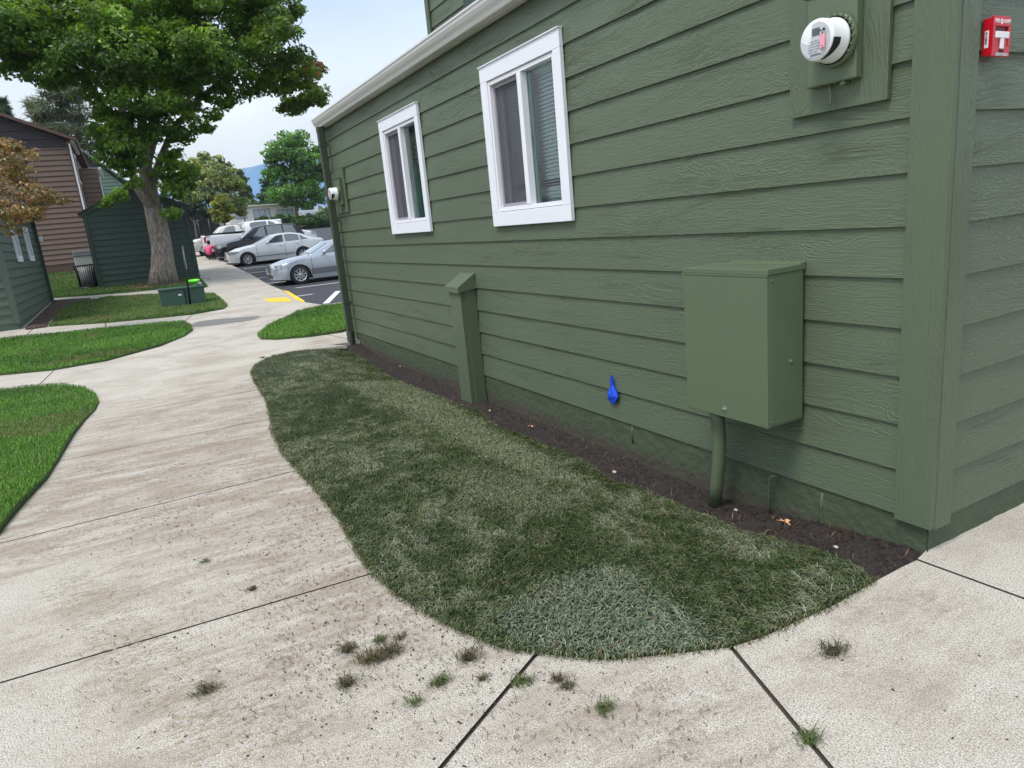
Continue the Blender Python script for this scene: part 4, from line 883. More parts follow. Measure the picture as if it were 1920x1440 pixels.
mb=MB(); mb.add([(sx+.02,ya-.12,ze-.06),(sx+.02,yr,zr+.02),(sx+.02,yb+.12,ze-.06),(sx+.02,ya-.12,ze-.22),(sx+.02,yr,zr-.14),(sx+.02,yb+.12,ze-.22)]+[(sx+.05,a,b) for a,b in((ya-.12,ze-.06),(yr,zr+.02),(yb+.12,ze-.06),(ya-.12,ze-.22),(yr,zr-.14),(yb+.12,ze-.22))],[(6,7,10,9),(7,8,11,10),(0,6,9,3),(2,5,11,8),(0,1,7,6),(1,2,8,7),(3,9,10,4),(4,10,11,5)]); bpart(mb,'barge_board',M['shedtrim'],t)
mb=MB(); 
for s_ in(-1,1):
    ye=ya-.16 if s_<0 else yb+.16; a=(sx+.12,ye,ze-.08);b=(sx+.12,yr,zr+.03);c=(sx-4.2,yr,zr+.03);d=(sx-4.2,ye,ze-.08); up=lambda p:(p[0],p[1],p[2]+.05)
    mb.add([a,b,c,d,up(a),up(b),up(c),up(d)],[(0,1,2,3),(4,7,6,5),(0,4,5,1),(2,6,7,3),(3,7,4,0)])
bpart(mb,'roof',M['roof'],t)
mb=MB(); mb.box(sx-4,sx-.03,ya+.03,yb-.03,zg-.3,ze-.25); bpart(mb,'core',M['dark'],t)
# brown two storey house, gable facing the camera side
bx=-42.; zgb=Z(bx); by1=float(PL(185,505,0,bx)[1]); 
pe=PL(120,262,0,bx); pl_=PL(0,222,0,bx); slope=(pl_[2]-pe[2])/(pl_[1]-pe[1]); ze=float(pe[2]); ys=by1-6.5; zr=float(pe[2]+slope*(ys-by1)); y0=by1-13
t=thing('apartment_house',(0,0,0),'two-storey brown lap-sided house with dark gable, behind the reddish tree','house')
f=glim(y0+.1,by1-.12,ze,zr,ys); zb_=float(PL(115,276,0,bx)[2])
LH=[(-60,-59,0,1)]
def rect_lim(z): return (y0+.1,by1-.12)
mb=MB(); siding(mb,(bx,0,0),(0,1,0),(1,0,0),zl(zgb+.45,zb_,.26),f,seed=61,lip=.04); bpart(mb,'siding',M['brown'],t)
mb=MB(); siding(mb,(bx,0,0),(0,1,0),(1,0,0),zl(zb_,zr,.42),f,seed=62,lip=.04); bpart(mb,'gable_shingles',M['shingledark'],t)
mb=MB(); uvbox(mb,bx-.1,bx+.03,by1-.13,by1+.03,zgb+.3,ze-.03); bpart(mb,'corner_board',M['browntrim'],t)
mb=MB(); mb.box(bx-18,bx-.03,y0+.05,by1-.03,zgb-.5,ze-.1); bpart(mb,'foundation',M['browntrim'],t)
SW=[(1.6,3.2,ze-2.0,ze-.5),(1.6,3.2,zgb+.9,zgb+2.3)]
mb=MB(); siding(mb,(0,by1,0),(-1,0,0),(0,1,0),zl(zgb+.45,ze,.26),lambda z:(-bx+.1,-bx+5.2),seed=63,lip=.04); bpart(mb,'side_siding',M['brown'],t)
mb=MB(); siding(mb,(0,by1+.9,0),(-1,0,0),(0,1,0),zl(zgb+.45,ze-.9,.26),lambda z:(-bx+5.3,-bx+11),seed=64,lip=.04); mb2_=mb; siding(mb,(bx-5.2,0,0),(0,1,0),(1,0,0),zl(zgb+.45,ze-.9,.26),lambda z:(by1,by1+.9),seed=65,lip=.04); wing=bpart(mb,'wing',M['brown'],t)
mb=MB(); mb.box(bx-18,bx-5.25,by1-.02,by1+.87,zgb-.4,ze-.95); bpart(mb,'core',M['browntrim'],wing)
for (a,b,c,d) in SW:
    mb=MB(); mb.box(bx-b,bx-a,by1+.0,by1+.04,c,d); wn=mb.build('window',M['white_trim'],t)
    mb=MB(); mb.box(bx-b+.15,bx-a-.15,by1+.041,by1+.05,c+.12,d-.12); mb.build('pane',M['glassdark'],wn)
for (a,b,c,d) in ((6.2,7.8,ze-2.9,ze-1.3),):
    mb=MB(); mb.box(bx-b,bx-a,by1+.9,by1+.94,c,d); wn=mb.build('window',M['white_trim'],wing)
mb=MB(); mb.box(bx-5.0,bx+.02,by1+.05,by1+.22,ze-.16,ze-.02,bev=.02); bpart(mb,'gutter',M['gutter'],t)
mb=MB(); mb.box(bx-11,bx-5.3,by1+.95,by1+1.12,ze-1.0,ze-.86,bev=.02); bpart(mb,'gutter',M['gutter'],wing)
mb=MB(); mb.box(bx+.031,bx+.10,by1-.06,by1+.02,zgb+.2,ze-.2); bpart(mb,'downspout',M['vinyl'],t)
mb=MB(); th=.16
for s_ in(-1,1):
    ye=by1+.35 if s_>0 else y0-.35; dz=(zr-ze)/(ys-by1)*(ye-by1) if s_>0 else -abs((zr-ze)/(ys-by1))*.35
    zee=ze+dz+.02; a=(bx+.35,ye,zee);b=(bx+.35,ys,zr+.02);c=(bx-18,ys,zr+.02);d=(bx-18,ye,zee); up=lambda p:(p[0],p[1],p[2]+th)
    mb.add([a,b,c,d,up(a),up(b),up(c),up(d)],[(0,1,2,3),(4,7,6,5),(0,4,5,1),(2,6,7,3),(3,7,4,0)])
bpart(mb,'roof',M['browntrim'],t)
# pale green house further back
gx_=-62.; zgg=Z(gx_); gr=float(PL(238,400,0,gx_)[1])+.3; pe=PL(190,313,0,gx_); p2=PL(138,274,0,gx_); sl_=(p2[2]-pe[2])/(p2[1]-pe[1]); zeg=float(pe[2]+sl_*(gr-pe[1]))
ysg=float(p2[1])-.3; zrg=zeg+sl_*(ysg-gr); zbg=float(PL(170,313,0,gx_)[2])
t=thing('apartment_house',(0,0,0),'pale green lap-sided house with dark shingled gable, half hidden behind the maple','house')
gl=2*ysg-gr; f=glim(gl+.1,gr-.1,zeg,zrg,ysg)
mb=MB(); siding(mb,(gx_,0,0),(0,1,0),(1,0,0),zl(zgg+.3,zbg,.26),f,seed=71,lip=.04); bpart(mb,'siding',M['palegreen'],t)
mb=MB(); siding(mb,(gx_,0,0),(0,1,0),(1,0,0),zl(zbg,zrg,.45),f,seed=72,lip=.04); bpart(mb,'gable_shingles',M['shingledark'],t)
mb=MB(); mb.box(gx_-12,gx_-.03,gl+.1,gr-.05,zgg-.5,min(zeg,zrg)-.1); bpart(mb,'core',mat('pale_green_wall',(.15,.23,.17),.7),t)
mb=MB()
for s_ in(-1,1):
    ye=gr+.4 if s_>0 else gl-.4; zee=zeg-.05; a=(gx_+.35,ye,zee);b=(gx_+.35,ysg,zrg+.02);c=(gx_-12,ysg,zrg+.02);d=(gx_-12,ye,zee); up=lambda p:(p[0],p[1],p[2]+.15)
    mb.add([a,b,c,d,up(a),up(b),up(c),up(d)],[(0,1,2,3),(4,7,6,5),(0,4,5,1),(2,6,7,3),(3,7,4,0)])
bpart(mb,'roof',M['palegreen'] if False else mat('pale_green_fascia',(.16,.24,.19),.6),t)
# ================================================================ SMALL OBJECTS
g=T(169,541); tz=float(g[2])
t=thing('trash_can',(g[0],g[1],tz),'black slatted steel trash can beside the dark green shed','trash can')
s_=.90/.95
mb=MB()
for k in range(30):
    a=2*math.pi*k/30
    mb.tube([(.33*math.cos(a),.33*math.sin(a),.05),(.345*math.cos(a),.345*math.sin(a),.60),(.37*math.cos(a),.37*math.sin(a),.80),(.43*math.cos(a),.43*math.sin(a),.93)],.014,5)
mb.lathe((0,0,0),(0,0,1),[(.43,.90),(.455,.91),(.455,.95),(.43,.95),(.43,.90)],30); mb.lathe((0,0,0),(0,0,1),[(.0,.03),(.35,.03),(.35,.09),(.34,.09)],30)
mb.build('slatted_basket',M['black'],t)
mb=MB(); mb.lathe((0,0,0),(0,0,1),[(0,.06),(.26,.06),(.29,.86),(.27,.86)],24); mb.build('liner',mat('liner_grey',(.35,.34,.34),.5),t)
g2=T(176,534)
t=thing('storage_bin',(g2[0]-1.0,g2[1]-.1,float(Z(g2[0]-1.0))),'off-white bin with a dark lid standing behind the black trash can','bin')
mb=MB(); mb.box(-.45,.45,-.42,.38,0,1.18,bev=.03); mb.build('bin_body',mat('bin_offwhite',(.45,.46,.42),.5),t)
mb=MB(); mb.box(-.48,.48,-.45,.41,1.181,1.25,bev=.02); mb.box(-.46,.46,-.43,.39,1.251,1.42,bev=.03); mb.build('lid',mat('bin_lid_grey',(.20,.21,.22),.5),t)
# utility cabinet
UX=-19.25; yl=float(PL(305,580,0,UX)[1]); yr_=float(PL(389,573,0,UX)[1]); Wd=yr_-yl; cy=(yl+yr_)/2; dpt=.62; zc0=Z(UX)+.01
t=thing('utility_cabinet',(UX,cy,zc0),'low dark green two-part utility cabinet on the patchy lawn in front of the maple','utility cabinet')
ht=float(PL(303,543,0,UX)[2])-zc0
mb=MB(); mb.box(-dpt,0,-Wd/2,.045,-.1,ht-.05,bev=.012); mb.build('cabinet_body',M['cabinet'],t)
mb=MB(); mb.box(-dpt,-.03,.055,Wd/2,-.1,ht-.06,bev=.012); mb.build('cabinet_body',M['cabinet'],t)
mb=MB(); mb.box(-dpt-.02,.02,-Wd/2-.02,.048,ht-.0495,ht,bev=.010); mb.build('lid',M['cabinet'],t)
mb=MB(); mb.box(-dpt-.02,-.01,.052,Wd/2+.02,ht-.0595,ht-.015,bev=.010); mb.build('lid',M['cabinet'],t)
mb=MB(); mb.box(.0005,.004,-.11,-.03,.30,.345); mb.build('sticker',M['whitepaint'],t)
mb=MB(); mb.box(.0005,.010,-.13,-.07,.40,.45,bev=.003); mb.build('latch',M['cabinet'],t)
PX_=UX+.10; pb_=PL(357,573,0,PX_); ptop=PL(342,459,0,PX_)
tagp=thing('marker_post',(PX_,float(pb_[1]),zc0-.02),'thin black marker stake with a grey upper strip standing in front of the utility cabinet','post')
ly_=float(ptop[1]-pb_[1]); lz_=float(ptop[2]-zc0)
mb=MB(); mb.tube([(0,0,0),(0,ly_*.5,lz_*.5),(0,ly_,lz_)],.024,8); mb.build('stake',M['black'],tagp)
mb=MB(); mb.box(.018,.028,ly_*.8,ly_*.8+.022,lz_*.62,lz_*.97); mb.build('grey_strip',mat('strip_grey',(.25,.26,.26),.4),tagp)
bt=PL(366,534,0,UX-.25); zt2=zc0+ht-.015
t=thing('canister',(UX-.25,float(bt[1])+.10,zt2+.052),'small silver canister lying beside the lime green bowl on the utility cabinet','canister')
mb=MB(); mb.lathe((0,-.07,.0),(.1,1,-.05),[(0,0),(.045,0),(.05,.02),(.05,.10),(.03,.13),(0,.13)],16); mb.build('canister_body',mat('silver_can',(.55,.56,.60),.3,.5),t)
t=thing('bowl',(UX-.25,float(bt[1])-.02,zt2+.07),'shallow lime green bowl propped on top of the utility cabinet','bowl')
mb=MB(); mb.lathe((0,0,0),(.12,0,1),[(0,.0),(.08,.01),(.14,.05),(.155,.09),(.145,.09),(.13,.055),(.07,.02),(0,.015)],26); mb.lathe((0,0,-.07),(0,0,1),[(.05,0),(.03,.05),(.035,.075)],12); mb.build('bowl_shell',M['lime'],t)
# ================================================================ TREES
def leaf_cloud(name,clumps,n,size,colf,parent,twigs=26,spread=.28,up=.55,droop=0.,shape=0):
    """clumps: (x,y,z,rx,ry,rz). leaves gathered round twig tips near each clump's outside"""
    cl=np.array(clumps,float); vol=(cl[:,3]*cl[:,4]*cl[:,5])**(2/3); wts=vol/vol.sum(); P=[];Nn=[];tw=[]
    for c,wt in zip(cl,wts):
        k=max(4,int(twigs)); d=rng.normal(0,1,(k,3)); d/=np.linalg.norm(d,axis=1)[:,None]; d[:,2]=np.where(d[:,2]<-.3,d[:,2]*.7,d[:,2]); r=rng.uniform(.25,1,(k,1))**.45
        tc=c[:3]+d*r*c[3:6]; sz=np.cbrt(c[3]*c[4]*c[5])*spread*rng.uniform(.6,1.4,k); br=rng.uniform(.65,1.35,k)
        m=int(n*wt); idx=rng.integers(0,k,m); off=rng.normal(0,1,(m,3)); off/=np.maximum(1,np.linalg.norm(off,axis=1)/1.6)[:,None]
        off[:,2]=off[:,2]*.55-droop*np.abs(off[:,0]*off[:,1])*.3
        p=tc[idx]+off*sz[idx][:,None]; P.append(p); o=(p-c[:3])/c[3:6]; o/=np.maximum(.1,np.linalg.norm(o,axis=1))[:,None]; Nn.append(o); tw.append(br[idx])
    P=np.concatenate(P);O=np.concatenate(Nn);tw=np.concatenate(tw); m=len(P)
    nrm=O*.6+np.array([0,0,up])+rng.normal(0,.55,(m,3)); nrm/=np.linalg.norm(nrm,axis=1)[:,None]
    a=rng.normal(0,1,(m,3)); a=a-nrm*(a*nrm).sum(1)[:,None]; a/=np.linalg.norm(a,axis=1)[:,None]; b=np.cross(nrm,a)
    s=size*rng.uniform(.6,1.3,(m,1))
    if shape==0: L=[(0,-.5,0),(.46,-.18,.10),(.22,.02,.04),(.30,.38,.10),(0,.62,.0),(-.30,.38,.10),(-.22,.02,.04),(-.46,-.18,.10)]; fc=[(0,1,2,6),(0,6,7),(2,3,4,6),(4,5,6)]; fc=[(0,1,2,4),(0,4,6,7),(2,3,4),(4,5,6)]
    elif shape==1: L=[(0,-.5,0),(.28,0,.08),(0,.55,0),(-.28,0,.08)]; fc=[(0,1,2,3)]
    else: L=[(0,-.9,0),(.07,0,.0),(0,.9,0),(-.07,0,0)]; fc=[(0,1,2,3)]
    V=np.stack([P+a*s*l[0]+b*s*l[1]+nrm*s*l[2] for l in L],1).reshape(-1,3)
    return pack(name,V,m,fc,len(L),colf(P,O,m)*tw[:,None],M['leaf'],None,parent)
def tree(label,base,trunk,limbs,clumps,n,size,colf,group=None,loc=None,name='tree',cat='tree',**kw):
    t=thing(name,(0,0,0),label,cat,group)
    mb=MB(); mb.tube(trunk[0],trunk[1],14)
    for p,r in limbs: mb.tube(p,r,8)
    if len(limbs)>0: pass
    mb.build('trunk',M['bark'],t)
    cr_=leaf_cloud('crown',clumps,n,size,colf,t,**kw); return t
def cvar(cols,j=.25):
    cols=np.array(cols)
    def f(P,O,m):
        q=vnoise(P[:,:2]*1.+P[:,2:3]*.7,.9,33); k=np.clip(q*len(cols)+rng.normal(0,.5,m),0,len(cols)-1).astype(int); return cols[k]*rng.uniform(1-j,1+j,(m,1))
    return f
# the big maple: clump centres given on the tree's own depth, found from where its masses stand
MX=float(T(308,535)[0]); my=float(T(308,535)[1]); mz=Z(MX)
def mp_(px,py,dx=0.): return PL(px,py,0,MX+dx)
S=31/1293.6
mc=[]
for px,py,r,dx in [(40,75,62,1.5),(60,20,70,-1),(120,100,52,2.2),(130,40,70,0),(200,70,70,2.0),(170,130,48,.5),(240,20,80,-1.5),(230,110,60,2.5),(300,60,80,1),(310,130,62,-1.5),(380,30,80,1.5),(380,110,66,2.2),(440,70,70,-.5),(450,140,52,1),(480,30,62,1.0),(510,90,52,2),(520,150,42,.5),(560,140,36,1.2),(560,185,34,1),(590,180,26,1.5),(545,200,24,.4),(585,130,26,0),(505,50,42,-1),(530,15,36,0),(30,110,40,.5),(90,140,34,1),(5,60,60,2),(0,10,60,0),
    (215,190,46,1.2),(250,235,42,.8),(225,270,36,1.5),(280,180,50,2.2),(330,190,44,1),(350,235,30,1.5),(305,250,28,1.0),(205,235,34,.5),(222,300,22,1.2),(215,300,26,1),(370,160,44,0),(420,180,30,.5),(395,215,18,1),(300,-60,110,0),(120,-60,100,0),(450,-50,90,0),(-60,10,90,0),(385,240,14,1.2),(345,255,20,.8),(325,285,16,.8)]:
    c=mp_(px,py,dx); k=r*S; mc.append((c[0],c[1],c[2],k*.98,k*.93,k*.72))
for px,py,r,dx in [(252,345,15,1.5),(242,318,17,1.3),(345,322,20,.2),(310,300,20,-.8),(262,300,16,1.6),(325,320,26,.6),(325,360,22,1.0),(320,400,16,1.0),(340,345,20,.4),(225,365,14,1.6),(205,378,10,1.6),(196,385,8,1.6)]:
    c=mp_(px,py,dx); k=r*S; mc.append((c[0],c[1],c[2],k,k,k*.8))
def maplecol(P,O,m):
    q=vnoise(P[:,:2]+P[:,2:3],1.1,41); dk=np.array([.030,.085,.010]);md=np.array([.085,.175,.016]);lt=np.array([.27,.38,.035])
    t=np.clip((O[:,2]*.5+.35*q+rng.normal(0,.12,m)),0,1)[:,None]; c=md*(1-t)+lt*t; k=(q<.4)[:,None]; c=np.where(k,c*.55+dk*.45,c)  # upward-facing clump sides get lighter leaves: light from above painted into the colour
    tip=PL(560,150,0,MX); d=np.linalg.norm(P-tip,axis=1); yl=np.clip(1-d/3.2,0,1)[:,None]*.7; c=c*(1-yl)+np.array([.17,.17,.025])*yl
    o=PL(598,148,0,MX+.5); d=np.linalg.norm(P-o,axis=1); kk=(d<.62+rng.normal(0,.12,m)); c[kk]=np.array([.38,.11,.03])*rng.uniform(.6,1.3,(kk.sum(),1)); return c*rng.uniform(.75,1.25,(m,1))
tr=[mp_(308,540),mp_(306,500),mp_(303,460),mp_(295,420),mp_(287,385)]
trunk=([tuple(p) for p in tr],[.60,.43,.37,.36,.33])
lim=[([tuple(mp_(287,392)),tuple(mp_(278,345)),tuple(mp_(270,300)),tuple(mp_(265,265)),tuple(mp_(268,200,-.3)),tuple(mp_(262,120,-.5)),tuple(mp_(260,40))],[.30,.27,.23,.18,.15,.12,.05]),
     ([tuple(mp_(292,400)),tuple(mp_(272,372,.3)),tuple(mp_(256,350,.4)),tuple(mp_(246,320,.5)),tuple(mp_(225,260,.6)),tuple(mp_(195,200,.6)),tuple(mp_(150,130,.6))],[.19,.17,.14,.12,.10,.08,.03]),
     ([tuple(mp_(272,310)),tuple(mp_(285,270,-.4)),tuple(mp_(293,220,-.5)),tuple(mp_(305,150,-.6)),tuple(mp_(330,60,-.6))],[.20,.16,.13,.09,.04]),
     ([tuple(mp_(284,350)),tuple(mp_(300,300,-.6)),tuple(mp_(325,240,-.8)),tuple(mp_(380,180,-.8)),tuple(mp_(450,120,-.5)),tuple(mp_(540,150,0))],[.16,.13,.11,.09,.06,.025]),
     ([tuple(mp_(268,290,.3)),tuple(mp_(240,230,1)),tuple(mp_(215,180,1.3)),tuple(mp_(120,110,1.3)),tuple(mp_(60,80,1.0))],[.14,.12,.09,.06,.02]),
     ([tuple(mp_(540,60)),tuple(mp_(555,52)),tuple(mp_(566,42)),tuple(mp_(566,30))],[.03,.02,.012,.006]),([tuple(mp_(520,65)),tuple(mp_(548,52)),tuple(mp_(562,50)),tuple(mp_(575,58))],[.03,.02,.012,.006])]
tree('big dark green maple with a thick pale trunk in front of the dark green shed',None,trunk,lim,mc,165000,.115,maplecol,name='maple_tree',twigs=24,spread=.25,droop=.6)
# roots flare + bare soil ring at its foot
P=rng.normal(0,.55,(900,2))+np.array([MX,my]); o=crumbs('leaf_litter',P,.05,(.16,.11,.07),lambda x,y:Z(x)+.035,'reddish leaf litter around the foot of the maple trunk'); o['category']='litter'
# small red-leaved tree, left edge
RX=-15.5
def rp(px,py,dx=0.): return PL(px,py,0,RX+dx)
S2=17/1293.6
rc=[]
for px,py,r,dx in [(10,300,34,0),(35,290,22,.4),(15,345,36,.5),(45,335,22,.2),(60,365,22,.6),(85,372,16,.3),(110,375,13,.3),(130,380,8,.3),(15,390,34,.8),(50,400,24,.3),(70,392,14,0),(25,430,16,.5),(-30,330,50,0),(-40,400,50,0),(-60,290,40,0),(5,272,16,0),(20,275,14,.2)]:
    c=rp(px,py,dx);k=r*S2; rc.append((c[0],c[1],c[2],k,k,k*.8))
rb=rp(-75,560); 
def redcol(P,O,m):
    cols=np.array([[.26,.12,.06],[.32,.19,.10],[.17,.15,.06],[.12,.14,.05],[.42,.28,.17],[.30,.13,.08]]); return cols[rng.integers(0,6,m)]*rng.uniform(.6,1.5,(m,1))
zb0=Z(rb[0])
tree('small reddish-brown leaved tree at the left edge in front of the low green building',None,([(rb[0],rb[1],zb0),tuple(rp(-60,470)),tuple(rp(-50,400))],[.09,.075,.06]),[([tuple(rp(-50,400)),tuple(rp(0,400,.3)),tuple(rp(60,385,.4)),tuple(rp(125,378,.3))],[.05,.035,.02,.006]),([tuple(rp(-52,410)),tuple(rp(-20,350,.1)),tuple(rp(5,300)),tuple(rp(12,265,.1))],[.05,.035,.02,.006]),([tuple(rp(-54,420)),tuple(rp(-20,400,.4)),tuple(rp(20,395,.5)),tuple(rp(50,400,.3))],[.04,.03,.02,.006])],rc,12000,.048,redcol,name='red_tree',twigs=22,spread=.24)
# background trees
def bgtree(label,X,base_px,top,clpx,n,size,cols,name='tree',rad=.2,group=None,trunk=True,**kw):
    zb=Z(X); b=PL(base_px[0],base_px[1],0,X); s=(CAM[0]-X)/.9/1293.6; cl=[]
    for px,py,r,dx in clpx:
        c=PL(px,py,0,X+dx*s*20); cl.append((c[0],c[1],c[2],r*s*.82,r*s*.82,r*s*.7))
    tp=PL(top[0],top[1],0,X); limbs=[]
    for c in cl[:8]: 
        m=np.array([b[0],b[1]*.4+tp[1]*.6,zb+(tp[2]-zb)*.45]); limbs.append(([tuple(m),tuple((m+np.array(c[:3]))/2+np.array([0,0,.2])),tuple(c[:3])],[rad*.45,rad*.3,rad*.08]))
    return tree(label,None,([(b[0],b[1],zb-.2),tuple((np.array([b[0],b[1],zb])*.6+tp*.4)),tuple(tp)],[rad,rad*.7,rad*.15]),limbs,cl,n,size,cvar(cols),group,name=name,**kw)
G_='trees beyond the parking lot'
bgtree('full bright green tree beyond the parking lot, right next to the green house corner',-108,(557,410),(550,250),[(552,262,26,0),(525,285,28,.5),(575,290,30,.3),(548,310,34,.8),(590,330,28,0),(520,325,24,0),(560,350,36,.8),(600,365,22,.5),(530,365,26,.5),(510,290,14,0),(575,380,20,.5),(545,378,18,.5),(608,320,18,0),(505,300,12,.2),(600,285,14,0)],15000,.50,[(.07,.17,.03),(.10,.22,.035),(.14,.28,.05)],rad=.32,group=G_,twigs=20,spread=.30,shape=1)
bgtree('narrow darker green tree just left of the full bright green tree',-125,(515,400),(505,330),[(508,345,17,0),(502,365,16,0),(515,380,18,0),(510,330,10,0)],3500,.55,[(.04,.10,.045),(.055,.13,.055)],rad=.25,group=G_,twigs=14,shape=1)
bgtree('broad olive yellow-green tree behind the pickup trucks',-92,(400,415),(392,300),[(372,308,18,0),(408,308,17,0),(360,330,24,0),(400,335,34,.6),(430,345,22,.3),(375,365,30,.5),(420,375,26,.6),(355,370,20,.4),(445,385,18,.3),(430,318,12,0),(384,295,12,0),(350,350,16,0),(450,398,12,.2),(370,392,18,.3)],15000,.38,[(.22,.26,.08),(.30,.31,.10),(.14,.20,.06),(.36,.35,.14)],rad=.25,group=G_,twigs=24,spread=.26,shape=1)
bgtree('slim yellow-green tree right of the broad olive tree',-100,(455,400),(450,335),[(450,338,12,0),(452,355,14,0),(458,372,12,0),(447,372,12,0),(448,325,7,0)],3000,.45,[(.13,.17,.05),(.09,.14,.05)],rad=.12,group=G_,twigs=14,shape=1)
bgtree('round golden-green bushy tree behind the white pickup bed',-80,(418,425),(418,370),[(418,378,14,.5),(410,394,13,.4),(427,394,13,.4),(418,406,15,.6)],4500,.30,[(.25,.24,.03),(.16,.20,.03),(.30,.26,.04)],rad=.10,group=G_,twigs=20,spread=.34,shape=1)
bgtree('dark blue-green trees behind the shed edge',-88,(365,425),(360,390),[(360,395,16,0),(375,400,14,0),(390,402,12,0),(345,390,18,0)],4000,.35,[(.025,.055,.035),(.03,.07,.04)],rad=.15,group=G_,twigs=14,shape=1)
bgtree('tiny dark conifer in front of the blue mountain',-150,(472,392),(468,352),[(468,356,3,0),(469,363,5,0),(470,371,7,0),(471,380,9,0),(478,388,8,0)],1800,.45,[(.05,.09,.06),(.06,.10,.07)],rad=.12,name='conifer',group=G_,twigs=10,shape=2)
bgtree('low bright shrubs above the mobile home roof',-128,(490,395),(488,375),[(470,385,10,0),(485,385,9,0),(500,383,10,0),(495,375,8,0),(515,388,8,0)],2500,.45,[(.13,.20,.04),(.10,.17,.04)],rad=.08,name='shrub',group=G_,twigs=12,shape=1)
bgtree('thin grey-green pine above the brown house roof',-72,(165,520),(146,110),[(120,170,34,0),(90,205,30,0),(140,210,26,0),(110,240,34,0),(70,215,18,0),(150,250,28,0),(165,280,26,0),(75,240,16,0),(140,170,20,0),(60,195,12,0),(60,240,18,0),(170,300,18,0),(190,260,20,0)],7000,.62,[(.10,.12,.075),(.14,.155,.09),(.08,.10,.07)],rad=.28,name='pine_tree',twigs=26,spread=.22,shape=2)
bgtree('dark evergreen tip at the far left above the brown roof',-75,(-5,400),(2,182),[(3,190,7,0),(5,202,10,0),(4,215,13,0),(-10,215,18,0)],2500,.5,[(.025,.06,.035),(.035,.075,.04)],rad=.2,name='pine_tree',twigs=14,shape=2)
# hedges in front of the mobile home
def hedge(label,X,cl,cols,n=2500):
    t=thing('hedge',(0,0,0),label,'hedge','clipped shrubs along the lot edge'); s=(CAM[0]-X)/.9/1293.6; c=[]
    for px,py,r in cl: p=PL(px,py,0,X); c.append((p[0],p[1],max(float(p[2]),Z(X)+r*s*.3),r*s,r*s,r*s*.8))
    leaf_cloud('foliage',c,n,.33,cvar(cols),t,twigs=40,spread=.30,shape=1)
    mb=MB(); p=PL(cl[0][0],cl[0][1],0,X)
    for q in c: mb.tube([(q[0],q[1],Z(q[0])-.3),(q[0],q[1],q[2])],.06,5)
    mb.build('stem',M['bark'],t)
hg=[(.045,.10,.02),(.06,.13,.03),(.035,.08,.02)]
hedge('rounded dark green hedge right of the bright tree trunk',-101,[(562,415,11),(574,414,12),(586,415,12)],hg)
hedge('rounded green shrub between the hedge and the green house corner',-101,[(602,413,13),(613,416,11)],hg)
hedge('lighter green shrub behind the hedge nearest the green house corner',-104,[(612,400,12),(620,408,12)],[(.09,.17,.03),(.11,.19,.04)],1500)
hedge('low green hedge in front of the mobile home',-103,[(525,411,9),(538,412,10),(512,413,6)],hg,1800)
hedge('small yellow-green shrub in front of the mobile home windows',-100,[(495,412,6),(485,413,5)],[(.12,.17,.03),(.09,.14,.03)],900)
# mobile home
HX=-112.
pa=PL(438,390,0,HX);pb=PL(553,381,0,HX); zgm=Z(HX)
t=thing('mobile_home',(0,0,0),'long off-white flat-roofed mobile home beyond the parking lot','house')
y0,y1=float(pa[1])-1,float(pb[1]); zt_=float((pa[2]+pb[2])/2); wb=Z(HX)-.3
mb=MB(); mb.box(HX-4,HX,y0,y1,wb,zt_); mb.build('wall',mat('mobile_home_wall',(.84,.79,.78),.6,0,1,.05),t)
mb=MB(); mb.box(HX-4.4,HX+.5,y0-.3,y1+.3,zt_+.005,zt_+.16); mb.build('roof',mat('mobile_home_roof',(.80,.78,.74),.6),t)
for a,b in((441,462),(475,507),(520,550)):
    ya_,yb_=float(PL(a,400,0,HX)[1]),float(PL(b,400,0,HX)[1]); zc=float(PL((a+b)/2,401,0,HX)[2]); 
    mb=MB(); mb.box(HX+.002,HX+.06,ya_,yb_,zc-.72,zc+.72); wn=mb.build('window',mat('mh_frame',(.16,.15,.17),.5),t)
    mb=MB(); n_=3
    for k in range(n_):
        q0=ya_+.08+(yb_-ya_-.08)*k/n_; q1=ya_+(yb_-ya_-.08)*(k+1)/n_; mb.box(HX+.061,HX+.07,q0,q1,zc-.64,zc+.64)
    mb.build('pane',mat('mh_glass',(.42,.50,.58),.15),wn)
t=thing('canopy',(0,0,0),'white awning roof far behind the pickups next to a dark fence','canopy')
p=PL(352,409,0,-95);q=PL(380,404,0,-95)
mb=MB(); mb.box(-98,-95,float(p[1]),float(q[1]),float(p[2])-.05,float(p[2])+.10); mb.build('awning',M['vinyl'],t)
mb=MB(); 
for yy in(p[1]+.2,q[1]-.2): mb.tube([(-95.2,yy,Z(-95)-.2),(-95.2,yy,float(p[2])-.05)],.06,6)
mb.build('post',M['vinyl'],t)
t=thing('fence',(0,0,0),'dark screened fence under the trees beyond the lot','fence')
p=PL(330,424,0,-90);q=PL(412,419,0,-90); mb=MB(); mb.box(-90.06,-90,float(p[1]),float(q[1]),Z(-90)-.2,Z(-90)+3.1)
mb.build('mesh_panel',mat('fence_dark',(.012,.018,.024),.7),t)
for k in range(5):
    yy=p[1]+(q[1]-p[1])*k/4; mb=MB(); mb.tube([(-89.95,yy,Z(-90)-.2),(-89.95,yy,Z(-90)+3.15)],.04,6); mb.build('post',M['steel'],t)
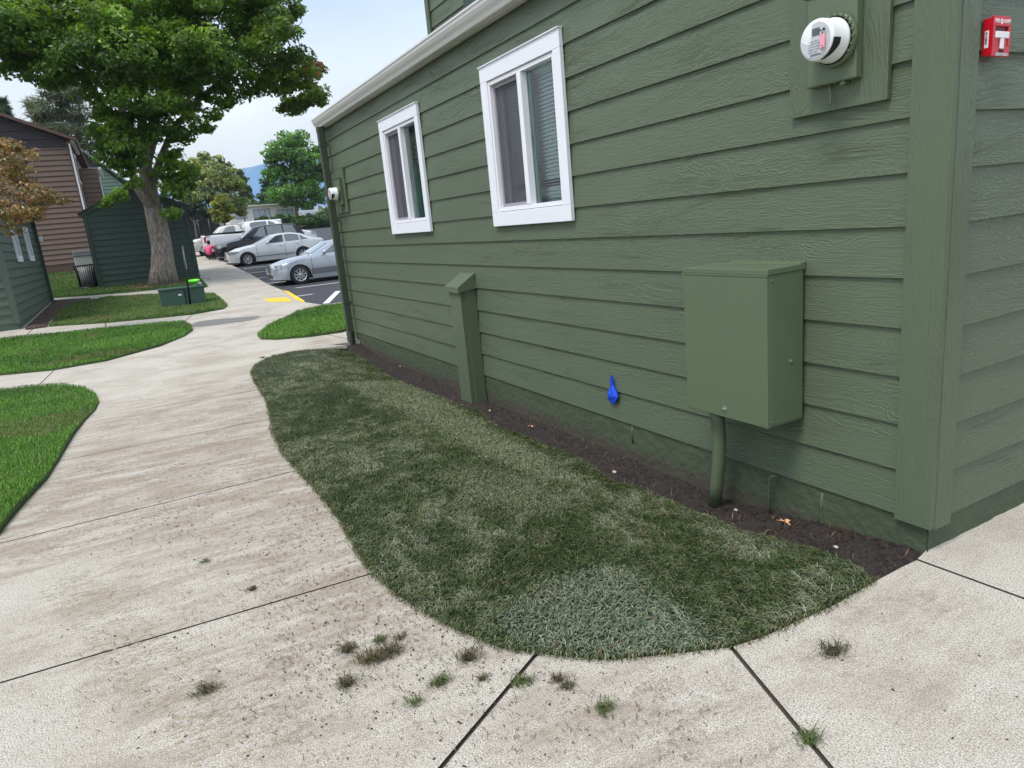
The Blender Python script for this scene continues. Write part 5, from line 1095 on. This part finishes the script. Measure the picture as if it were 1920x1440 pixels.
# distant mountains
def mountain(X,prof,m,depth):
    mb=MB(); n=len(prof); vs=[]
    for i,(px,py) in enumerate(prof):
        p=PL(px,py,0,X); g=PL(px,470,0,X); 
        for k in range(8):
            f=k/7; h=p[2]*(1-f)**1.0; xx=X+depth*f; sc=(CAM[0]-xx)/(CAM[0]-X); vs.append((xx+rng.uniform(-.03,.03)*depth,p[1]*(.6+.4*sc)+rng.uniform(-4,4),max(-50,(h+rng.uniform(-.05,.03)*p[2])*1.0) if 0<k<7 else (p[2] if k==0 else -50)))
    fs=[(i*8+k,i*8+k+1,(i+1)*8+k+1,(i+1)*8+k) for i in range(n-1) for k in range(7)]
    mb.add(vs,fs,0,None,True); tag(mb.build('hills',m),kind='structure')
fm=mat('haze_blue_forest',(.07,.19,.36),.95,0,.004,.35)  # forest colour with distance haze painted in as extra blue
prof=[(300,400),(350,390),(400,372),(435,352),(455,334),(470,321),(485,311),(497,308),(512,312),(530,318),(560,312),(590,303),(620,296),(680,310),(760,330),(900,360),(1100,380)]
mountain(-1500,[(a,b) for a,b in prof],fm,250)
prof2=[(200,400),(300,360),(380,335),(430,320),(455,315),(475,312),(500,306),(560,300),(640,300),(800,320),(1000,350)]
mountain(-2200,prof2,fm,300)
# ================================================================ VEHICLES
def paint(name,c,metal=.3,rough=.32): return mat(name,c,rough,metal,0,0,0,spec=.5,coat=1)
def interp(pts,x): a=np.array(pts); return float(np.interp(x,a[:,0],a[:,1]))
TY=mat('tyre_rubber',(.018,.018,.02),.85); AL=mat('alloy_rim',(.52,.53,.55),.3,.7); CG=mat('car_glass',(.05,.07,.08),.04,0,spec=1.0,coat=1); CGL=mat('car_windshield',(.16,.22,.24),.04,0,spec=1.0,coat=1)
BLK=mat('car_black_plastic',(.014,.014,.016),.5); HLT=mat('headlight_lens',(.30,.32,.33),.12,.2,coat=1); AMB=mat('amber_lens',(.65,.16,.04),.2); REDL=mat('red_lens',(.45,.01,.015),.2,coat=1); CHR=mat('chrome',(.62,.63,.65),.12,1.)
def car(label,loc,L,W,sill,belt,hood,roof,cab,wh,r,pm,name='parked_car',cat='car',group='cars parked beside the sidewalk',rz=math.pi/2,glass=None,wins=(),spokes=7,grille=None,head=None,wr=.78,bed=None,tail=False,scale=1.,seams=(),mirror=None,lowtrim=None,rimr=.62):
    """local x: 0 nose .. L tail, y lateral, z up"""
    t=thing(name,loc,label,cat,group,rz); t.scale=(scale,)*3
    glass=glass or CG
    us=sorted(set([0,.02,.06,.12,.2,.3]+list(np.linspace(.4,L-.4,60))+[L-.3,L-.2,L-.12,L-.06,L-.02,L]+[w_+r*1.14*math.cos(a) for w_ in wh for a in np.linspace(0,math.pi,15)]))
    def hw(u): # half width
        d=min(u,L-u); k=.26 if u<L/2 else .16; return W/2*(1-k*max(0,1-d/.55)**2.2)
    def zb(u):
        z=sill+ .05*max(0,1-min(u,L-u)/.5)
        for w_ in wh:
            R_=r*1.14
            if abs(u-w_)<R_: z=max(z,r+math.sqrt(R_*R_-(u-w_)**2)*.98)
        return z
    def side_y(u,z): 
        zt=interp(belt,u); k=(z-sill)/(zt-sill+1e-6); return hw(u)*(1-.05*max(0,k-.55)**1.3*2.2-.05*max(0,.35-k))
    NR=9; rows=[]
    for u in us:
        row=[]; b=zb(u); zt=max(interp(belt,u),b+.02); row=[]
        for i in range(NR): z=b+(zt-b)*i/(NR-1); row.append((u,side_y(u,z),z))
        zh=max(interp(hood,u),zt+.004); yb_=row[-1][1]
        for i in range(1,7):
            s_=i/6; row.append((u,yb_*(1-s_),zt+(zh-zt)*math.sin(s_*math.pi/2)**.8))
        rows.append(row)
    K=len(rows[0]); mb=MB(); vs=[];fs=[]
    full=[]
    for row in rows:
        rr_=[(u,-y,z) for u,y,z in row]+[(u,y,z) for u,y,z in row[:-1]][::-1]; full.append(rr_); vs+=rr_
    KK=len(full[0])
    for i in range(len(full)-1):
        for k in range(KK-1): fs.append((i*KK+k,i*KK+k+1,(i+1)*KK+k+1,(i+1)*KK+k))
    e=(len(full)-1)*KK; fs.append(tuple(range(KK))[::-1]); fs.append(tuple(range(e,e+KK)))
    mb.add(vs,fs,0,None,True); mb.build('body',pm,t)
    # underside
    mb=MB(); mb.box(.25,L-.25,-W*.40,W*.40,sill-.02,sill+.42); mb.box(.5,L-.5,-W*.44,W*.44,sill,sill+.10); mb.build('chassis',BLK,t)
    # greenhouse
    g0,g1=cab; gs=list(np.linspace(g0,g1,46)); tumble=.40; wg=W/2*.955
    def zr_(u): return interp(roof,u)
    def gy(u,z): return min(hw(u)*.955,wg)-(z-interp(belt,u))*tumble
    mb=MB(); vs=[];fs=[]; KG=17
    for u in gs:
        zt=interp(belt,u); zr=max(zr_(u),zt+.01); ze=zr-.045 if zr-zt>.1 else zr-.002; pr=[]
        for i in range(5): z=zt-.03+(ze-zt+.03)*i/4; pr.append((gy(u,z),z))
        ye=pr[-1][0]
        for i in range(1,5): s_=i/4; pr.append((ye*(1-s_)**1.0,ze+(zr-ze)*math.sin(s_*math.pi/2)))
        vs+=[(u,-y,z) for y,z in pr]+[(u,y,z) for y,z in pr[:-1]][::-1]
    for i in range(len(gs)-1):
        for k in range(KG-1): fs.append((i*KG+k,i*KG+k+1,(i+1)*KG+k+1,(i+1)*KG+k))
    fs.append(tuple(range(KG))[::-1]); fs.append(tuple(range((len(gs)-1)*KG,len(gs)*KG)))
    mb.add(vs,fs,0,None,True); mb.build('cabin',pm,t)
    # side windows
    for (a,b,sl0,sl1) in wins:
        for s_ in(-1,1):
            mb=MB(); n=14; vs=[]
            for i in range(n+1):
                for j in range(4):
                    f=j/3; u=a+(b-a)*i/n; zt=interp(belt,u)+.02; zz=zr_(u)-.085; zz=max(zz,zt+.005)
                    z=zt+(zz-zt)*f; uu_=u+(sl0*(1-i/n)+sl1*(i/n))*f; z=min(z,zr_(uu_)-.07); vs.append((uu_,s_*(gy(uu_,z)+.006),z))
            mb.add(vs,[(i*4+j,i*4+j+1,(i+1)*4+j+1,(i+1)*4+j) for i in range(n) for j in range(3)],0,None,True); mb.build('window',glass,t)
    # windshield: where the roof line rises from the cowl
    def screen(ua,ub,nm):
        mb=MB(); vs=[]; n=8
        for i in range(n+1):
            u=ua+(ub-ua)*i/n; zr=zr_(u); du=(zr_(u+.01)-zr_(u-.01))/.02; nx,nz_=-du,1.; q=math.hypot(nx,nz_); ye=gy(u,zr-.045)-.05
            for j in range(9):
                s_=-1+2*j/8; vs.append((u+.012*nx/q,ye*s_,zr-.045*abs(s_)**2+.016*nz_/q+.006))
        mb.add(vs,[(i*9+j,(i+1)*9+j,(i+1)*9+j+1,i*9+j+1) for i in range(n) for j in range(8)],0,None,True); mb.build(nm,CGL,t)
    us_=[p[0] for p in roof]; 
    screen(roof[0][0]+.06,roof[1][0]-.05,'windshield')
    if roof[-1][1]<roof[-2][1]-.15: screen(roof[-2][0]+.06,roof[-1][0]-.06,'rear_window')
    # wheels
    for w_ in wh:
        for s_ in(-1,1):
            y=s_*(W/2*.985); mb=MB(); mb.lathe((w_,y,r),(0,-s_,0),[(r*rimr,.012),(r*.93,.0),(r,.02),(r,.19),(r*.93,.21),(r*rimr,.20)],32); wl=mb.build('wheel',TY,t)
            mb=MB(); mb.lathe((w_,y,r),(0,-s_,0),[(r*(rimr+.005),.008),(r*(rimr-.06),.006),(r*(rimr-.07),.05)],32)
            for k in range(spokes):
                a=2*math.pi*k/spokes+.2; ca,sa_=math.cos(a),math.sin(a); ra,rb_=r*.14,r*(rimr-.05); wa,wb_=r*.075,r*.085; d=s_*-.012; d2=s_*-.05
                pts=[(w_+ca*ra-sa_*wa,y+d,r+sa_*ra+ca*wa),(w_+ca*ra+sa_*wa,y+d,r+sa_*ra-ca*wa),(w_+ca*rb_+sa_*wb_,y+d,r+sa_*rb_-ca*wb_),(w_+ca*rb_-sa_*wb_,y+d,r+sa_*rb_+ca*wb_)]
                mb.add(pts+[(x_,yy+d2-d,z_) for x_,yy,z_ in pts],[(0,1,2,3),(7,6,5,4),(0,4,5,1),(1,5,6,2),(2,6,7,3),(3,7,4,0)])
            mb.lathe((w_,y,r),(0,-s_,0),[(0,.004),(r*.13,.006),(r*.15,.02),(r*.15,.06)],14); mb.build('rim',AL,wl)
            mb=MB(); mb.lathe((w_,y,r),(0,-s_,0),[(0,.075),(r*rimr,.075)],24); mb.build('brake_disc',BLK,wl)
    # lights, grille, mirrors, handles, seams
    if head:
        u0,u1,z0,z1=head
        for s_ in(-1,1):
            mb=MB(); vs=[]; n=8
            for i in range(n+1):
                u=u0+(u1-u0)*i/n; f=i/n
                for j in range(5): z=z0+(z1-z0)*(j/4)*(1-.45*f)+(z1-z0)*.45*f; vs.append((u-.006,s_*(side_y(u,z)+.010),z))
            mb.add(vs,[(i*5+j,i*5+j+1,(i+1)*5+j+1,(i+1)*5+j) for i in range(n) for j in range(4)],0,None,True)
            y_=side_y(u0,z0); mb.box(u0-.02,u0+.03,min(s_*y_,s_*(y_-.22)),max(s_*y_,s_*(y_-.22)),z0,z1,bev=.01); mb.build('headlight',HLT,t)
    if grille:
        z0,z1,wd=grille; mb=MB(); mb.box(-.025,.03,-wd,wd,z0,z1,bev=.01); gr_=mb.build('grille',CHR,t); mb=MB(); n=5
        for k in range(n): q=z0+(z1-z0)*(k+.25)/n; mb.box(-.03,-.024,-wd*.94,wd*.94,q,q+(z1-z0)*.5/n)
        mb.build('grille_slot',BLK,gr_)
    mb=MB(); mb.box(-.012,.04,-W*.28,W*.28,sill+.08,sill+.20,bev=.01); mb.build('air_intake',BLK,t)
    if tail:
        for s_ in(-1,1):
            y_=side_y(L-.05,.9); mb=MB(); mb.box(L-.22,L+.01,min(s_*(y_+.008),s_*(y_-.12)),max(s_*(y_+.012),s_*(y_-.12)),tail[0],tail[1],bev=.02); mb.build('taillight',REDL,t)
    else:
        for s_ in(-1,1):
            y_=side_y(L-.1,.8); mb=MB(); mb.box(L-.18,L+.008,min(s_*(y_+.004),s_*(y_-.3)),max(s_*(y_+.004),s_*(y_-.3)),.72,.88,bev=.02); mb.build('taillight',REDL,t)
    if mirror:
        mu,mz_=mirror
        for s_ in(-1,1):
            y_=gy(mu,mz_); mb=MB(); mb.ell((mu,s_*(y_+.16),mz_),(.07,.11,.075)); mb.box(mu-.02,mu+.03,min(s_*(y_-.02),s_*(y_+.12)),max(s_*(y_-.02),s_*(y_+.12)),mz_-.05,mz_-.015); mb.build('mirror',pm,t)
    for u in seams:
        for s_ in(-1,1):
            mb=MB(); n=6; vs=[]
            for i in range(n+1):
                z=sill+.08+(interp(belt,u)-sill-.09)*i/n
                for du in(-.007,.007): vs.append((u+du,s_*(side_y(u,z)+.0025),z))
            mb.add(vs,[(2*i,2*i+1,2*i+3,2*i+2) for i in range(n)]); mb.build('door_seam',BLK,t)
    for u in seams[1:]:
        for s_ in(-1,1):
            z=interp(belt,u-.2)-.14; y_=side_y(u-.2,z); mb=MB(); mb.box(u-.30,u-.12,min(s_*y_,s_*(y_+.03)),max(s_*y_,s_*(y_+.03)),z,z+.03,bev=.008); mb.build('door_handle',pm,t)
    if lowtrim:
        for s_ in(-1,1):
            a,b,z0,z1=lowtrim[:4]; mb=MB(); vs=[];n=12
            for i in range(n+1):
                u=a+(b-a)*i/n
                for z in(z0,z1): vs.append((u,s_*(side_y(u,z)+.008),z))
            mb.add(vs,[(2*i,2*i+1,2*i+3,2*i+2) for i in range(n)]); mb.build('side_moulding',lowtrim[4],t)
    # plate and cladding under the bumper
    return t
def place(px,py,u_contact,W,rz=math.pi/2,off=-.115):
    """ground spot of the near front tyre -> origin (nose centre)"""
    g=T(px,py,off); return (float(g[0])-W/2+.08,float(g[1])-u_contact,Z(g[0])+off)
silver=paint('silver_paint',(.42,.46,.50),.55,.30); silver2=paint('pale_silver_paint',(.62,.65,.66),.25,.30); black_p=mat('charcoal_paint',(.008,.009,.014),.3,0,spec=.4,coat=.35); white_p=paint('white_paint',(.74,.75,.78),.0,.3); tan_p=paint('warm_white_paint',(.60,.57,.54),.1,.35)
lowgrey=mat('lower_cladding_grey',(.16,.17,.19),.4,.3)
# nearest: silver sedan with upright slatted grille
W_=1.82; loc=place(566,533,.86,W_)
car('silver sedan with an upright slatted chrome grille, nearest car, partly hidden by the green house',loc,4.82,W_,.19,
 [(0,.60),(.1,.66),(.7,.83),(1.5,.93),(2.2,.96),(3.8,.98),(4.4,.96),(4.75,.88),(4.82,.80)],[(0,.68),(.10,.76),(.5,.87),(1.1,.96),(1.62,1.02),(2.2,1.06),(3.9,1.06),(4.4,1.04),(4.75,.97),(4.82,.88)],
 [(1.28,.99),(2.04,1.38),(2.5,1.44),(3.1,1.44),(3.55,1.37),(4.2,1.04)],(1.28,4.20),(.86,3.71),.325,silver,wins=[(1.72,2.75,.28,.0),(2.83,3.62,.0,-.1),(3.67,3.95,-.05,-.2)],spokes=9,grille=(.47,.73,.24),head=(.10,.48,.56,.72),mirror=(1.76,1.02),seams=(1.30,2.78,3.68),lowtrim=(1.25,3.3,.30,.50,lowgrey),rimr=.66)
t=scene.objects[-1]
W_=1.83; loc=place(467,499,.90,W_)
car('pale silver sedan with dark tinted side windows, second car from the green house',loc,4.80,W_,.19,
 [(0,.58),(.1,.64),(.7,.84),(1.5,.95),(2.2,.98),(3.8,1.02),(4.4,1.03),(4.75,.97),(4.80,.85)],[(0,.64),(.10,.74),(.5,.90),(1.1,1.0),(1.55,1.05),(2.2,1.08),(3.9,1.10),(4.4,1.11),(4.75,1.06),(4.80,.95)],
 [(1.30,1.02),(2.25,1.42),(2.7,1.47),(3.2,1.47),(3.7,1.38),(4.35,1.11)],(1.30,4.35),(.90,3.63),.335,silver2,wins=[(1.85,2.75,.30,.0),(2.83,3.55,.0,-.05),(3.60,4.0,-.02,-.25)],spokes=7,grille=(.52,.66,.26),head=(.06,.55,.60,.76),mirror=(1.95,1.06),seams=(1.38,2.78,3.62),lowtrim=(1.3,3.2,.40,.44,lowgrey))
sxl=loc[0]
W_=1.9; X2=-39.0+.0
nose=PL(408,470,0,X2+.95); loc=(X2,float(nose[1]),Z(X2)-.115)
car('charcoal black SUV parked between the pale silver sedan and the white pickup',loc,4.65,W_,.28,
 [(0,.72),(.1,.80),(.7,.98),(1.4,1.08),(2.2,1.12),(3.8,1.16),(4.5,1.16),(4.65,1.05)],[(0,.80),(.10,.92),(.5,1.05),(1.1,1.14),(1.35,1.18),(2.2,1.2),(4.5,1.22),(4.65,1.1)],
 [(1.25,1.14),(2.0,1.68),(2.5,1.76),(3.6,1.76),(4.2,1.70),(4.62,1.20)],(1.25,4.62),(.92,3.60),.36,black_p,name='parked_suv',cat='SUV',wins=[(1.72,2.55,.40,.0),(2.65,3.45,.0,.0),(3.52,4.2,.0,-.15)],spokes=5,grille=(.70,.86,.30),head=(.05,.50,.72,.92),mirror=(1.80,1.20),seams=(1.35,2.6,3.5),scale=1.0)
# white crew cab pickup backed in: tail to the sidewalk -> rotate the other way
X3=-41.6; W_=2.0; near=X3+1.0; ty=float(PL(385,460,0,near)[1]); L_=6.2
loc=(X3,ty+L_,Z(X3)-.115)
t=car('white crew-cab pickup truck backed up to the sidewalk with a dark bed cover',loc,L_,W_,.42,
 [(0,.95),(.1,1.0),(.8,1.18),(1.5,1.22),(6.0,1.36),(6.2,1.36)],[(0,1.02),(.1,1.12),(.8,1.24),(1.4,1.30),(2.,1.32),(3.9,1.36),(6.2,1.37)],
 [(1.40,1.28),(2.1,1.86),(2.6,1.96),(3.4,1.96),(3.85,1.90),(3.98,1.36)],(1.40,3.98),(1.02,4.75),.40,white_p,name='pickup_truck',cat='pickup truck',rz=-math.pi/2,wins=[(1.85,2.65,.35,.0),(2.75,3.70,.0,-.05)],spokes=6,grille=(.75,1.05,.5),head=(.04,.35,.85,1.08),mirror=(1.95,1.38),seams=(1.45,2.70,3.75),tail=(.95,1.28))
mb=MB(); mb.box(4.02,6.19,-.97,.97,1.375,1.44,bev=.02); mb.build('bed_cover',BLK,t)
mb=MB(); mb.box(6.12,6.30,-.9,.9,.48,.68,bev=.03); mb.build('rear_bumper',CHR,t)
# light pickup with camper shell, nose in
X4=-45.2; W_=1.95; ny=float(PL(352,450,0,X4+.97)[1]); loc=(X4,ny,Z(X4)-.115)
t=car('warm white pickup truck with a camper shell, farthest vehicle beside the dark green shed',loc,5.6,W_,.40,
 [(0,.85),(.1,.95),(.8,1.08),(1.5,1.14),(5.4,1.20),(5.6,1.20)],[(0,.92),(.1,1.05),(.8,1.16),(1.4,1.2),(2.,1.22),(3.9,1.24),(5.6,1.24)],
 [(1.35,1.18),(1.95,1.72),(2.3,1.78),(2.95,1.78),(3.05,1.72),(3.12,1.20)],(1.35,3.12),(1.0,4.35),.37,tan_p,name='pickup_truck',cat='pickup truck',wins=[(1.75,2.75,.35,.0)],spokes=6,grille=(.70,.95,.5),head=(.04,.35,.80,.98),mirror=(1.85,1.25),seams=(1.4,2.9))
mb=MB(); mb.box(3.20,5.55,-.90,.90,1.21,1.88,bev=.06); sh=mb.build('camper_shell',white_p,t)
for a,b in((3.45,4.05),(4.25,4.85)):
    for s_ in(-1,1): mb=MB(); mb.box(a,b,min(s_*.902,s_*.91),max(s_*.902,s_*.91),1.36,1.74,bev=.003); mb.build('shell_window',CG,sh)
# far white pickup by the mobile home
X5=-106; p=PL(598,403,0,X5); loc=(X5,float(p[1])+2.6,Z(X5)-.02)
car('white pickup truck parked far away beside the mobile home',loc,5.5,1.95,.40,
 [(0,.85),(.1,.95),(.8,1.08),(1.5,1.14),(5.4,1.20),(5.5,1.20)],[(0,.92),(.1,1.05),(.8,1.16),(1.4,1.2),(2.,1.22),(3.9,1.24),(5.5,1.24)],
 [(1.35,1.18),(1.95,1.72),(2.3,1.78),(2.95,1.78),(3.25,1.72),(3.42,1.20)],(1.35,3.42),(1.0,4.35),.37,white_p,name='pickup_truck',cat='pickup truck',group=None,rz=-math.pi/2,wins=[(1.75,2.75,.35,.0)],spokes=6,mirror=(1.85,1.25),seams=(1.4,2.9))
# ================================================================ PERSON
def skin(name,verts,edges,root=0,sub=2):
    me=bpy.data.meshes.new(name); me.from_pydata([v[:3] for v in verts],edges,[]); ob=bpy.data.objects.new(name,me); COL.objects.link(ob)
    md=ob.modifiers.new('s','SKIN'); md.use_smooth_shade=True
    sv=me.skin_vertices[0].data
    for i,v in enumerate(verts): sv[i].radius=(v[3],v[4] if len(v)>4 else v[3])
    sv[root].use_root=True
    s2=ob.modifiers.new('u','SUBSURF'); s2.levels=sub; s2.render_levels=sub
    dg=bpy.context.evaluated_depsgraph_get(); m2_=bpy.data.meshes.new_from_object(ob.evaluated_get(dg)); bpy.data.objects.remove(ob)
    for p_ in m2_.polygons: p_.use_smooth=True
    return m2_
g=PL(395,484,0,-40.1); ph=Z(g[0])
t=thing('person',(g[0],g[1],ph),'person in a bright pink shirt and dark trousers crouching at the kerb, seen from behind','person',None,R(62))
# local +y = facing direction (towards the lot), x right ; squat with back to the viewer
V_=[(0,-.02,.30,.15,.13),(0,-.06,.45,.14,.12),(0,-.02,.62,.16,.12),(0,.05,.74,.13,.10),(0,.09,.82,.055),(0,.11,.90,.075,.09),(0,.115,.97,.06,.07),
 (-.10,.02,.27,.10),(-.20,.36,.42,.075),(-.17,.18,.08,.05),(-.17,.28,.03,.04),
 (.10,.02,.27,.10),(.20,.36,.42,.075),(.17,.18,.08,.05),(.17,.28,.03,.04),
 (-.18,.05,.70,.06),(-.25,.25,.52,.045),(-.14,.42,.50,.032),(-.10,.48,.49,.03),
 (.18,.05,.70,.06),(.25,.25,.52,.045),(.14,.42,.50,.032),(.10,.48,.49,.03)]
E_=[(0,1),(1,2),(2,3),(3,4),(4,5),(5,6),(0,7),(7,8),(8,9),(9,10),(0,11),(11,12),(12,13),(13,14),(3,15),(15,16),(16,17),(17,18),(3,19),(19,20),(20,21),(21,22)]
me=skin('body',V_,E_); me.materials.append(mat('skin_tone',(.28,.16,.11),.6)); o=bpy.data.objects.new('body',me); COL.objects.link(o); o.parent=t
me=skin('shirt',[(0,-.03,.26,.175,.155),(0,-.07,.45,.165,.145),(0,-.03,.62,.18,.145),(0,.045,.745,.13,.11),(-.17,.05,.705,.08),(-.235,.20,.57,.07),(.17,.05,.705,.08),(.235,.20,.57,.07)],[(0,1),(1,2),(2,3),(3,4),(4,5),(3,6),(6,7)]); me.materials.append(mat('pink_shirt',(.95,.10,.26),.8)); o=bpy.data.objects.new('shirt',me); COL.objects.link(o); o.parent=t
me=skin('trousers',[(0,.0,.24,.16,.14),(-.11,.03,.26,.115),(-.20,.37,.42,.09),(-.17,.18,.08,.065),(.11,.03,.26,.115),(.20,.37,.42,.09),(.17,.18,.08,.065)],[(0,1),(1,2),(2,3),(0,4),(4,5),(5,6)]); me.materials.append(mat('dark_trousers',(.015,.016,.022),.8)); o=bpy.data.objects.new('trousers',me); COL.objects.link(o); o.parent=t
mb=MB(); mb.ell((0,.095,.945),(.095,.105,.115),0,16,12); mb.ell((0,.0,.96),(.05,.05,.05),0,10,8); mb.build('hair',mat('dark_hair',(.012,.010,.009),.6),t)
# ================================================================ HAZE
mh,n,l,p=newmat('haze_volume'); n.remove(p); pv=n.new('ShaderNodeVolumePrincipled'); pv.inputs['Color'].default_value=(.88,.96,1,1); pv.inputs['Density'].default_value=1.8e-4; pv.inputs['Anisotropy'].default_value=.2
l.new(pv.outputs[0],n['Material Output'].inputs['Volume'])
mb=MB(); mb.box(-2750,40,-700,2300,-61,330); tag(mb.build('haze',mh),kind='stuff')
